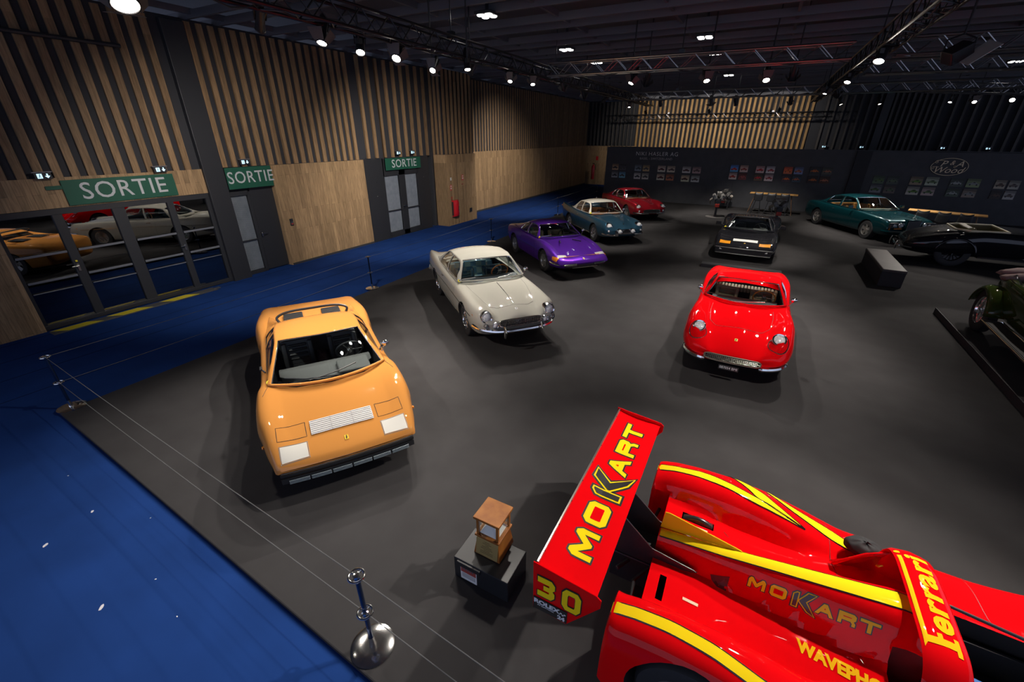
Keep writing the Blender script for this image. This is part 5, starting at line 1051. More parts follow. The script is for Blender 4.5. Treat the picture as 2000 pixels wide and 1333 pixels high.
    # roll hoop
    path=[(-.72,.50),(-.66,.60),(-.57,.78),(-.47,.92),(-.36,.985),(-.1,1.0),(.15,1.0),(.34,.985),(.45,.93),(.52,.80),(.57,.62),(.60,.50)]
    Q=[tuple(p) for p in catmull(path,6)]; N=len(Q); Gd=[]
    for i,(y,z) in enumerate(Q):
        low=max(0,(.93-z)/.43); x0=1.435-.02*low; x1=1.66+.26*low**1.5
        a=Q[max(0,i-1)]; c_=Q[min(N-1,i+1)]; tx,tz=c_[0]-a[0],c_[1]-a[1]; l=math.hypot(tx,tz); ny,nz=-tz/l,tx/l
        pr=[(x0,0,.0),(x0+.02,0,.016),(x0+.08,0,.026),((x0+x1)/2,0,.03),(x1-.06,0,.022),(x1-.012,0,.008),(x1,0,-.006),(x1-.012,0,-.018),((x0+x1)/2,0,-.012),(x0+.02,0,-.014)]
        Gd.append([(px,y+ny*pn,z+nz*pn) for px,_,pn in pr])
    b=MB(); b.grid(Gd,wrap=True); hp=b.build('roll_hoop',P,t,smooth=True); hb=BVHTree.FromPolygons([Vector(v) for v in b.v],b.f)
    # fairing behind the far leg
    b=MB(); b.grid([[(1.46,.46,.90),(1.46,.53,.78),(1.46,.58,.52)],[(1.34,.47,.80),(1.33,.52,.70),(1.32,.57,.54)],[(1.18,.44,.62),(1.18,.48,.59),(1.18,.52,.56)]]); o=b.build('hoop_fairing',P,t,smooth=True); m_=o.modifiers.new('thick','SOLIDIFY'); m_.thickness=.015
    b=MB(); vs,fs=textgeo('errari',.19,offset=.006,shear=.0,sx=1,align='LEFT',sp=1.05); kx=.60/max(x for x,y in vs); vs=[(x*kx,y) for x,y in vs]
    up=lambda u,v:(1.535-v*.95,-.32+u,2)
    fx=.085
    drape(b,hb,[(x+fx,y-.02) for x,y in vs],fs,up,dn,.003,0,.05)
    drape(b,hb,*poly2([(-.03,-.085),(-.03,-.06),(0,-.06),(0,.075),(-.03,.09),(.66-.0,.09),(.66,.068),(.045,.068),(.045,.02),(.075,.02),(.075,-.005),(.045,-.005),(.045,-.06),(.075,-.06),(.075,-.085)]),up,dn,.003,0,.05)
    drape(b,hb,[(.70+.017*math.cos(a),.08+.017*math.sin(a)) for a in [i*.6 for i in range(10)]],[tuple(range(10))],up,dn,.003,0,.05)
    b.build('hoop_lettering',mat('decal_orange_yellow',(1,.55,.012),.6,coat=.6,spec=0),t,smooth=True)
    # cockpit contents and small fittings
    b=MB(); b.box((1.95,-.12,.24),(.6,.42,.12)); b.box((1.72,-.12,.45),(.12,.42,.5),rot=Euler((0,R(-15),0))); b.build('cockpit_seat',BLACK,t,bevel=.03,smooth=True)
    b=MB(); b.box((2.15,.10,.33),(.50,.06,.02),rz=R(-8)); b.build('blue_belt',mat('belt_blue',(.02,.14,.45),.6),t,bevel=.004)
    b=MB(); b.box((2.05,-.02,.33),(.24,.03,.02),rz=R(-8)); b.build('yellow_tag_strip',mat('decal_yellow_green',(.55,.5,.03),.5),t)
    b=MB(); b.lathe([(0,.01),(.055,.01),(.055,0)],(2.22,-.12,.33),n=18); b.build('white_oval_label',mat('label_grey',(.45,.45,.45),.5),t)
    b=MB(); b.box((1.86,.22,.48),(.14,.05,.012),rz=R(-6)); b.build('white_label',WHITEP,t)
    b=MB(); b.box((2.2,.36,.30),(1.1,.02,.24)); b.build('cockpit_wall',BLACK,t)
    for z in(.40,.50): MB().tube([(1.42,-.62,z),(1.60,-.36,z+.02),(1.66,-.24,z+.02)],.026,8).build('intake_bar',DR,t,smooth=True)
    b=MB(); b.tube([(1.68,.46,.62),(2.2,.40,.60),(2.8,.36,.56)],.012,6); b.build('cockpit_edge_strip',BLACK,t,smooth=True)
    b=MB(); b.tube([(2.42,.50,.52),(2.40,.62,.55),(2.46,.70,.55),(2.62,.70,.54),(2.62,.50,.52)],.010,6,closed=True); b.build('mirror_frame',BLACK,t,smooth=True)
    b=MB(); P_=[]
    for i in range(9):
        a=math.pi*i/8; P_.append([(.18-.125+.25*k/6,.42+.035*math.cos(a),.55+.055*math.sin(a)*math.sin(math.pi*(k+.6)/7.2)) for k in range(7)])
    b.grid(P_); b.build('vent_scoop',mat('satin_black',(.03,.03,.03),.25,coat=.6),t,smooth=True)
    for x,y in((.225,-.395),(.215,.335)): b=MB(); vs,fs=rectgrid(x-.055,x+.055,y-.012,y+.012); drape(b,bvh,vs,fs,F,dn,.004,0,.03); b.build('deck_label',mat('label_beige',(.75,.50,.30),.5),t)
    seams(t,bvh,[[(1.17,.94),(1.19,.7),(1.21,.45),(1.23,.22)],[(2.15,.95),(2.17,.45)],[(.40,.42),(.44,.38)]],mat('red_shade',(.22,.002,.004),.5),.003,fn=F)
    b=MB(); vs,fs=poly2([(.33,-.115),(.46,-.11),(.455,-.17),(.39,-.165)]); drape(b,bvh,vs,fs,F,dn,.003,0,.03); b.build('side_duct',DR,t,smooth=True)
    for x in(.30,3.05):
        for s in(-1,1): wheel(t,x,s*.965,.325,.33,s,'star')
    # black cloth bag lying on the far pod: its own thing
    c=thing('cloth_bag','crumpled black cloth cover on the far side of the red racing car beside the hoop','cloth',(1.40,Y0+.66,.655))
    rr=random.Random(5); b=MB(); b.ball((0,0,.02),.12,18,sx=(1.15,.85,.55)); b.v=[(x*(1+rr.uniform(-.16,.16)),y*(1+rr.uniform(-.16,.16)),z*(1+rr.uniform(-.25,.25))) for x,y,z in b.v]
    o=b.build('crumpled_cloth',mat('black_cloth',(.018,.018,.020),.8),c,smooth=True,auto=180); m_=o.modifiers.new('s','SUBSURF'); m_.levels=m_.render_levels=2
    MB().tube([(.02,-.09,-.01),(.08,-.12,0),(.12,-.10,.03)],.010,5).build('yellow_cord',YELLOW,c,smooth=True)
racing_car()
def trophy():
    K=mat('plinth_black',(.020,.021,.024),.35); t=thing('display_plinth','low black display plinth under the wooden trophy','plinth',(-1.425,2.24,0))
    MB().box((0,0,.125),(.56,.36,.25)).build('plinth_block',K,t,bevel=.006)
    MB().box((-.115,-.19,.215),(.24,.02,.05)).build('label_holder',K,t,bevel=.003)
    b=MB(); b.box((-.12,-.185,.11),(.17,.006,.17)); pn=b.build('info_card',WHITEP,t)
    b=MB(); b.box((-.12,-.1885,.155),(.16,.003,.07)); q=b.build('card_photo',mat('card_red',(.35,.06,.05),.5),None); q.parent=pn
    b=MB()
    for x in(-.175,-.15,-.125,-.10,-.075): b.ball((x,-.190,.165),.010,6,sx=(1,.2,1.2))
    for z in(.105,.09,.075,.06): b.box((-.12,-.1885,z),(.14,.002,.004))
    q=b.build('card_print',mat('print_grey',(.10,.10,.12),.5),None); q.parent=pn
    WD=noisy('walnut_wood',(.20,.06,.010),(.36,.135,.025),7,.4,detail=6); WD.node_tree.nodes['Principled BSDF'].inputs['Coat Weight'].default_value=.4
    BR=mat('brass_plate',(.50,.37,.14),.4,.45)
    t=thing('trophy','square wooden lantern-shaped trophy with white pyramid inside and brass plate, standing on the black plinth','trophy',(-1.435,2.325,.25),0)
    def fr(b,w0,w1,z0,z1,mi=0):
        vs=[(sx*w/2,sy*w/2,z) for w,z in((w0,z0),(w1,z1)) for sx,sy in((-1,-1),(1,-1),(1,1),(-1,1))]; b.add(vs,[(3,2,1,0),(4,5,6,7)]+[(i,(i+1)%4,4+(i+1)%4,4+i) for i in range(4)],mi)
    b=MB(); fr(b,.27,.215,0,.21); b.build('tapered_base',WD,t,bevel=.004)
    b=MB(); b.T=Matrix.Translation((0,-.1245,.103))@Matrix.Rotation(R(-7.4),4,'X'); b.box((0,0,0),(.225,.006,.185)); pl=b.build('brass_plate',BR,t,bevel=.002)
    b=MB(); b.T=Matrix.Translation((0,-.1285,.103))@Matrix.Rotation(R(-7.4),4,'X')
    for k,wd in enumerate((.05,.09,.04,.10,.12,.06,.13,.13)): b.box((0,0,.07-k*.018),(wd,.001,.004))
    q=b.build('engraving',mat('engraving',(.16,.11,.04),.5),None); q.parent=pl
    MB().box((0,0,.222),(.25,.25,.022)).build('tray',WD,t,bevel=.003)
    for x in(-.10,.10):
        for y in(-.10,.10): MB().box((x,y,.325),(.024,.024,.19)).build('corner_post',WD,t,bevel=.002)
    b=MB(); fr(b,.185,.06,.233,.335); b.build('white_pyramid',mat('frosted_white',(.92,.91,.87),.5),t,bevel=.003)
    for a in range(4):
        b=MB(); b.T=Matrix.Rotation(a*math.pi/2,4,'Z'); b.box((0,-.103,.325),(.175,.003,.185)); b.build('glass_side',glass('clear_pane',(.95,.97,.97),.02),t)
    MB().box((0,0,.433),(.262,.262,.026)).build('lid',WD,t,bevel=.004)
trophy()
def generic_details(t,bvh,S,E):
    for s in(-1,1):
        seams(t,bvh,[S['door']],S['shade'],.004,direc=(0,-s,0),fn=lambda u,v,s=s:(u,s*1.4,v))
        b=MB(); b.box((S['door'][2][0]+.2,s*S['hy'],S['hz']),(.13,.02,.02)); b.build('door_handle',CHROME,t,bevel=.006)
    m=S.get('mirrors',(1,))
    for s in m: mirror(t,(S['mx'],s*S['my'],S['mz']),s,kind=S.get('mk','round'),m=S.get('mm',CHROME))
    wiper(t,bvh,E,0,[(.03,3.3),(.08,2.9),(.13,2.5)],S.get('wm',CHROME)); wiper(t,bvh,E,0,[(.03,2.1),(.08,1.7),(.12,1.4)],S.get('wm',CHROME))
    if S.get('sticker',1):
        p=E(.10,3.80); b=MB(); b.ball((p[0]+.03,p[1]+.02,p[2]+.02),.04,8,sx=(.5,1,1)); b.build('yellow_sticker',mat('sticker_yellow',(.85,.72,.02),.5),t)
def blue_coupe():
    P=paint('petrol_blue_paint',(.022,.065,.105),.3,.45); CR=paint('cream_roof_paint',(.66,.62,.54)); SH=mat('blue_shade',(.008,.014,.02),.5); TAN=mat('tan_interior',(.36,.13,.04),.5)
    rows=[(-2.30,.5,.45,.58,.66,.5,.92,.3,.80,.80),(-2.26,.66,.32,.74,.66,.70,1.0,.5,.84,.84),(-2.0,.74,.26,.80,.64,.75,.985,.52,.87,.88),(-1.3,.78,.2,.84,.62,.76,.95,.56,.90,.92),(-.6,.78,.2,.84,.6,.76,.915,.6,.90,.92),
     (0,.78,.2,.83,.6,.74,.90,.6,.90,.93),(.7,.78,.2,.83,.6,.72,.885,.55,.885,.93),(1.1,.78,.21,.835,.6,.705,.87,.50,.85,.905),(1.5,.77,.23,.83,.6,.69,.86,.45,.80,.87),(1.85,.75,.27,.81,.6,.66,.84,.40,.74,.81,.03),(2.05,.72,.3,.79,.6,.64,.81,.38,.69,.75,.06),
     (2.18,.68,.34,.75,.58,.60,.72,.36,.64,.68,.09),(2.24,.6,.40,.66,.55,.54,.62,.34,.60,.62,.1),(2.26,.54,.44,.58,.53,.48,.57,.3,.57,.58,.1)]
    t,bo,bvh=car('grand_tourer','dark petrol blue classic coupe with cream roof, tail fins and two round driving lamps',(-5.38,17.53,-47.0),dict(rows=rows,paint=P,ax=(1.25,-1.25),track=.79,tr=.33,wheel='wire',tw=.18,tub=[(.72,0),(.68,.4),(.58,.64),(0,.67),(-.6,.66),(-.95,.6),(-1.05,.4),(-1.05,0)],tubm=mat('tan_dark',(.16,.06,.02),.6)))
    st=[((.62,.70,.93),(.62,.70,.93),(.84,.96)),((.40,.71,.92),(.22,.56,1.27),(.34,1.31)),((0,.72,.92),(-.05,.58,1.30),(-.05,1.36)),((-.45,.72,.92),(-.40,.57,1.29),(-.40,1.35)),((-.95,.70,.92),(-.78,.54,1.22),(-.80,1.27)),((-1.35,.66,.93),(-1.22,.52,.95),(-1.36,.94))]
    E,_=greenhouse(t,st,CR,dict(ws=(.03,.95),rw=(4.1,4.86),side=[(.45,2.3),(2.45,3.7)],sv=(.04,.93),tv=1.06,trimr=.012,pw=2.4,rooflabel='cream roof'))
    interior(t,dict(seatm=TAN,sx=-.1,sy=.33,sh=.5,sz=.42,dx=.38,dz=.93,dw=.58,dashm=TAN)); seat(t,-.75,0,1.1,TAN,h=.45,z=.45,rib=False,name='rear_seat')
    generic_details(t,bvh,dict(door=[(.60,.86),(.56,.30),(-.5,.30),(-.55,.88)],shade=SH,hy=.845,hz=.80,mx=.56,my=.71,mz=.92),E)
    for s in(-1,1):
        round_lamp(t,(2.13,s*.60,.715),.105,(1,s*.04,.1),depth=.09); round_lamp(t,(2.34,s*.26,.545),.085,(1,0,.05),name='driving_lamp'); round_lamp(t,(2.20,s*.64,.55),.04,(1,s*.2,.1),name='side_lamp')
        P2=[tuple(p) for p in catmull([(2.35,s*.33,.42),(2.31,s*.55,.42),(2.2,s*.72,.43),(2.02,s*.80,.44)],5)]; b=MB(); b.tube(P2,.034,8); b.build('quarter_bumper',CHROME,t,smooth=True)
        b=MB(); drapeline(b,bvh,[(-.85,.27),(.85,.27)],lambda u,v,s=s:(u,s*1.3,v),(0,-s,0),.014,.0); b.build('sill_strip',CHROME,t,smooth=True)
        b=MB(); b.cyl((-2.30,s*.70,.86),(-2.36,s*.70,.86),.045,n=12); b.build('tail_lamp',mat('red_lens',(.4,.02,.02),.2,coat=1),t,smooth=True)
    grille(t,2.285,.40,.44,.60,None,bow=.10,n=6); b=MB(); b.box((2.06,0,.76),(.07,.035,.03)); b.build('bonnet_badge',CHROME,t,bevel=.01)
blue_coupe()
def maroon_coupe():
    P=paint('maroon_paint',(.20,.006,.012),.3,.25); SH=mat('maroon_shade',(.03,.002,.004),.5); TAN=mat('sand_interior',(.34,.24,.12),.5)
    rows=[(-2.15,.45,.45,.52,.66,.45,.80,.3,.80,.80),(-2.1,.64,.32,.72,.66,.62,.84,.45,.83,.83),(-1.7,.76,.24,.82,.62,.70,.87,.5,.87,.87),(-1.2,.79,.2,.855,.6,.72,.895,.5,.88,.90),(-.5,.79,.2,.845,.58,.74,.87,.6,.88,.90),(0,.79,.19,.84,.58,.74,.86,.6,.87,.90),(.6,.79,.19,.845,.58,.73,.86,.56,.87,.905),
     (1.0,.79,.2,.855,.58,.715,.865,.52,.84,.885),(1.4,.78,.22,.855,.58,.70,.86,.46,.78,.84),(1.75,.76,.25,.83,.56,.67,.82,.42,.72,.775,.03),(1.95,.73,.29,.80,.55,.64,.77,.40,.67,.71,.06),(2.08,.68,.33,.76,.53,.60,.68,.36,.62,.65,.09),(2.16,.6,.38,.68,.5,.52,.58,.32,.57,.58,.1),(2.18,.52,.42,.58,.48,.46,.53,.3,.53,.54,.1)]
    t,bo,bvh=car('grand_tourer','deep maroon classic coupe, farthest in the left-hand row by the black partition',(-5.45,23.0,-49.5),dict(rows=rows,paint=P,ax=(1.2,-1.2),track=.80,tr=.325,wheel='wire',tw=.19,tub=[(.72,0),(.68,.4),(.56,.66),(0,.68),(-.7,.66),(-.85,.4),(-.85,0)],tubm=mat('sand_dark',(.12,.08,.04),.6)))
    st=[((.62,.71,.90),(.62,.71,.90),(.84,.93)),((.40,.72,.89),(.15,.54,1.21),(.28,1.25)),((0,.73,.885),(-.1,.56,1.245),(-.1,1.29)),((-.45,.73,.885),(-.45,.55,1.23),(-.45,1.275)),((-.9,.71,.89),(-.82,.51,1.14),(-.84,1.19)),((-1.65,.64,.88),(-1.55,.48,.90),(-1.70,.885))]
    E,_=greenhouse(t,st,P,dict(ws=(.03,.95),rw=(4.06,4.8),side=[(.45,2.5),(2.65,3.85)],sv=(.04,.93),tv=1.06,trimr=.016,pw=2.4))
    interior(t,dict(seatm=TAN,sx=-.12,sy=.33,sh=.48,sz=.40,dx=.36,dz=.90,dw=.58,dashm=TAN))
    generic_details(t,bvh,dict(door=[(.55,.84),(.50,.28),(-.52,.28),(-.58,.85)],shade=SH,hy=.85,hz=.78,mx=.56,my=.72,mz=.9,mirrors=(),sticker=0),E)
    for s in(-1,1):
        round_lamp(t,(2.04,s*.62,.675),.095,(1,s*.04,.1),depth=.09); round_lamp(t,(2.12,s*.60,.50),.05,(1,s*.1,.05),name='side_lamp')
        P2=[tuple(p) for p in catmull([(2.27,s*.2,.40),(2.25,s*.48,.40),(2.12,s*.70,.41),(1.92,s*.80,.42)],5)]; b=MB(); b.tube(P2,.032,8); b.build('quarter_bumper',CHROME,t,smooth=True)
    grille(t,2.215,.42,.40,.56,None,bow=.11,n=6)
maroon_coupe()
def big_green_coupe():
    P=paint('teal_green_paint',(.003,.036,.044),.28,.4); SH=mat('teal_shade',(.002,.012,.014),.5); TAN=mat('amber_leather',(.50,.22,.05),.5)
    rows=[(-2.66,.6,.42,.70,.62,.55,.86,.35,.87,.87,-.02),(-2.60,.78,.32,.84,.62,.74,.93,.5,.94,.94,-.02),(-2.2,.86,.26,.92,.62,.80,.985,.6,.99,1.0),(-1.6,.88,.22,.945,.60,.82,1.0,.65,1.0,1.01),(-.8,.88,.22,.93,.6,.83,.985,.7,.99,1.0),(0,.88,.22,.93,.6,.83,.97,.7,.98,.99),(.7,.88,.22,.93,.6,.83,.96,.66,.975,.99),
     (1.1,.88,.22,.94,.6,.82,.95,.60,.955,.985),(1.6,.87,.24,.94,.6,.81,.925,.50,.925,.965),(2.1,.85,.27,.92,.6,.80,.885,.44,.895,.935,.02),(2.42,.83,.30,.90,.58,.78,.83,.42,.86,.90,.05),(2.52,.82,.33,.88,.56,.76,.76,.40,.83,.87,.06),(2.56,.80,.36,.86,.54,.74,.68,.40,.72,.74,.07),(2.58,.78,.38,.84,.52,.72,.62,.38,.62,.62,.07)]
    t,bo,bvh=car('luxury_coupe','large dark teal four-seat coupe with upright mesh radiator and twin round headlights',(4.31,23.65,-62.5),dict(rows=rows,paint=P,ax=(1.55,-1.55),track=.90,tr=.35,wheel='star',tw=.24,tub=[(.85,0),(.82,.45),(.72,.76),(0,.79),(-.8,.78),(-1.2,.72),(-1.35,.5),(-1.35,0)],tubm=mat('amber_dark',(.18,.08,.02),.6)))
    st=[((.80,.83,1.0),(.80,.83,1.0),(.98,1.02)),((.45,.84,.99),(.12,.63,1.38),(.20,1.42)),((0,.84,.99),(-.15,.65,1.40),(-.15,1.46)),((-.6,.84,.995),(-.6,.65,1.395),(-.6,1.45)),((-1.3,.82,1.0),(-1.1,.62,1.33),(-1.12,1.38)),((-1.85,.76,1.0),(-1.75,.60,1.03),(-1.85,1.02))]
    E,_=greenhouse(t,st,P,dict(ws=(.03,.94),rw=(4.12,4.88),side=[(.4,2.5),(2.66,4.0)],sv=(.04,.93),tv=1.06,trimr=.012,pw=2.5))
    interior(t,dict(seatm=TAN,sx=-.25,sy=.38,sh=.58,sz=.46,dx=.42,dz=1.0,dw=.68,dashm=mat('pale_dash',(.22,.22,.16),.6))); seat(t,-1.0,0,1.25,TAN,h=.5,z=.5,rib=False,name='rear_seat')
    generic_details(t,bvh,dict(door=[(.66,.94),(.62,.32),(-.75,.32),(-.80,.96)],shade=SH,hy=.94,hz=.86,mx=.62,my=.84,mz=.98,mirrors=(-1,1),mk='box',mm=P,wm=BLACK,sticker=0),E)
    b=MB(); b.prism([(2.40,-.26),(2.60,-.26),(2.62,0),(2.60,.26),(2.40,.26)],.46,.905); g=b.build('radiator_shell',P,t,bevel=.02)
    b=MB(); b.box((2.612,0,.67),(.02,.44,.38)); b.build('radiator_mesh',mat('grille_mesh_grey',(.06,.06,.065),.5),t,bevel=.004)
    b=MB(); b.box((2.60,0,.92),(.05,.05,.05)); b.build('radiator_badge',CHROME,t,bevel=.01)
    for s in(-1,1):
        b=MB(); b.box((2.545-.03,s*.56,.68),(.04,.58,.20),rz=-s*R(6)); b.build('headlight_panel',BLACK,t,bevel=.01)
        for y in(.44,.66): round_lamp(t,(2.575-.05*(y>.5),s*y,.69),.078,(1,0,.05),depth=.06)
        b=MB(); b.box((2.565,s*.50,.57),(.03,.30,.045),rz=-s*R(5)); b.box((2.49,s*.80,.62),(.14,.03,.20),rz=s*R(-8)); b.build('turn_signal',AMBER,t,bevel=.006)
        b=MB(); b.cyl((-2.62,s*.7,.75),(-2.67,s*.7,.75),.06,n=12); b.build('tail_lamp',mat('red_lens',(.4,.02,.02),.2,coat=1),t)
    oldbumper(t,[(2.68,0,.45),(2.66,.4,.45),(2.58,.78,.45),(2.35,.92,.46)],.045,P); b=MB(); 
    P2=[(2.725-.12*y*y,y,.48) for y in [i*.85/10 for i in range(-10,11)]]; b.tube(P2,.012,6); b.build('bumper_strip',CHROME,t,smooth=True)
    b=MB(); b.box((2.73,-.02,.42),(.01,.36,.09)); b.build('licence_plate',mat('plate_dim',(.10,.10,.10),.5),t)
    for s in(-1,1): b=MB(); b.box((2.70,s*.33,.41),(.03,.22,.06)); b.build('fog_lamp',LENS,t,bevel=.006)
big_green_coupe()
def black_coupe():
    P=mat('black_paint',(.010,.010,.013),.5,coat=1,spec=.02,coatr=.02); SH=mat('black_gap',(.006,.006,.007),.6)
    rows=[(-2.20,.7,.30,.80,.60,.7,.80,.4,.80,.80),(-2.12,.86,.24,.94,.60,.84,.86,.5,.86,.86),(-1.6,.92,.2,1.0,.58,.86,.89,.6,.89,.90),(-1.0,.92,.18,.985,.58,.86,.88,.65,.90,.93),(-.4,.88,.18,.93,.56,.82,.83,.65,.87,.92),(.2,.88,.18,.90,.55,.80,.79,.65,.83,.87),(.7,.88,.18,.90,.55,.79,.78,.65,.80,.83),
     (1.0,.88,.18,.92,.56,.79,.78,.62,.78,.79),(1.3,.88,.18,.94,.55,.79,.77,.6,.74,.745),(1.7,.88,.2,.935,.52,.79,.71,.6,.675,.675),(2.0,.86,.24,.91,.47,.77,.61,.58,.585,.585,.03),(2.2,.84,.29,.88,.43,.75,.525,.55,.51,.51,.05),(2.27,.82,.33,.85,.41,.72,.47,.5,.465,.465,.06),(2.29,.8,.35,.82,.40,.7,.43,.5,.43,.43,.06)]
    t,bo,bvh=car('sports_coupe','gloss black mid-engined coupe with orange nose lamps and blank white number panel',(.15,17.85,-91.5),dict(rows=rows,paint=P,ax=(1.25,-1.30),track=.93,tr=.32,wheel='star',tw=.26,tub=[(1.02,0),(.98,.42),(.86,.70),(.2,.72),(-.5,.66),(-.62,.4),(-.62,0)],tubm=LEATHER))
    st=[((.98,.76,.80),(.98,.76,.80),(1.24,.815)),((.45,.77,.80),(.10,.56,1.085),(.20,1.115)),((-.1,.77,.80),(-.15,.56,1.095),(-.12,1.125)),((-.55,.77,.83),(-.42,.55,1.07),(-.42,1.105)),((-1.2,.74,.88),(-.70,.52,1.02),(-.66,1.045)),((-1.7,.68,.90),(-1.2,.48,.93),(-1.0,.93))]
    E,_=greenhouse(t,st,P,dict(ws=(.035,.95),rw=(4.2,4.9),side=[(.42,2.3)],sv=(.08,.90),tv=1.07,trim=mat('dull_trim',(.12,.12,.12),.4,.6),trimr=.010,pw=3.0,bulge=.02))
    interior(t,dict(seatm=LEATHER,sx=0,sy=.35,sh=.5,sz=.34,dx=.52,dz=.78,dw=.62,dashm=BLACK)); b=MB(); b.box((.86,.34,.80),(.34,.44,.05)); b.build('instrument_hood',mat('grey_dash',(.10,.098,.095),.7),t,bevel=.02)
    generic_details(t,bvh,dict(door=[(.80,.74),(.76,.28),(-.6,.28),(-.5,.80)],shade=SH,hy=.93,hz=.72,mx=.70,my=.80,mz=.80,mirrors=(-1,1),mk='box',mm=P,wm=BLACK),E)
    dn=(0,0,-1); F=lambda u,v:(u,v,1.5)
    b=MB(); vs,fs=rectgrid(1.88,2.02,-.36,.36); drape(b,bvh,vs,fs,F,dn,.014,0,.05); b.build('number_panel',WHITEP,t,smooth=True)
    OR=mat('orange_lens',(.85,.33,.02),.2,coat=1)
    for s in(-1,1):
        b=MB(); vs,fs=rectgrid(2.04,2.19,s*.42,s*.74); drape(b,bvh,vs,fs,F,dn,.008,0,.05); o=b.build('turn_signal',OR,t,smooth=True)
        seams(t,bvh,[[(1.68,s*.44),(1.86,s*.44),(1.86,s*.76),(1.68,s*.76),(1.68,s*.44)]],SH,.004,fn=F)
        b=MB(); b.box((2.30,s*.62,.36),(.03,.16,.05)); b.build('fog_lamp',LENS,t,bevel=.006)
    badge(t,bvh,2.10,0,.045,.05)
    b=MB(); P2=[(2.335-.07*y*y,y,.415) for y in [i*.84/10 for i in range(-10,11)]]; b.tube(P2,.012,6); b.build('bumper_strip',STEEL,t,smooth=True)
    b=MB(); b.grid([[(2.33-.07*y*y+dx,y,z) for dx,z in((-.06,.25),(.0,.25),(.02,.40),(-.05,.40))] for y in [i*.82/8 for i in range(-8,9)]],wrap=True); b.build('front_bumper',BLACK,t,smooth=True)
    b=MB(); P2=[(2.36-.07*y*y,y,.235) for y in [i*.80/10 for i in range(-10,11)]]; b.tube(P2,.014,6); b.build('spoiler_lip',STEEL,t,smooth=True)
    # its low stand-off ramp in front
    r=thing('floor_ramp','low black ramp strip lying between the black coupe and the red coupe','ramp',(.12,14.45,0)); MB().box((0,0,.05),(2.2,.30,.10)).build('ramp_block',mat('ramp_black',(.03,.031,.036),.6),r,bevel=.01); MB().box((0,-.12,.102),(2.16,.03,.006)).build('edge_strip',mat('ramp_edge',(.05,.05,.055),.5),r)
black_coupe()
def fender(par,x,y,r,w_,a0,a1,m,s,name='fender',flare=0):
    """arched wing over a wheel, swept in the car's long plane"""
    P_=[]
    for i in range(19):
        a=R(a0+(a1-a0)*i/18); rr=r+flare*(i/18)**2
        row=[]
        for k in range(9):
            q=-1+2*k/8; row.append((x+(rr-.07*q*q*q*q)*math.cos(a),y+q*w_/2,.40+(rr-.09*abs(q)**3)*math.sin(a)))
        P_.append(row)
    b=MB(); b.grid(P_); o=b.build(name,m,par,smooth=True); md=o.modifiers.new('t','SOLIDIFY'); md.thickness=.02; return o
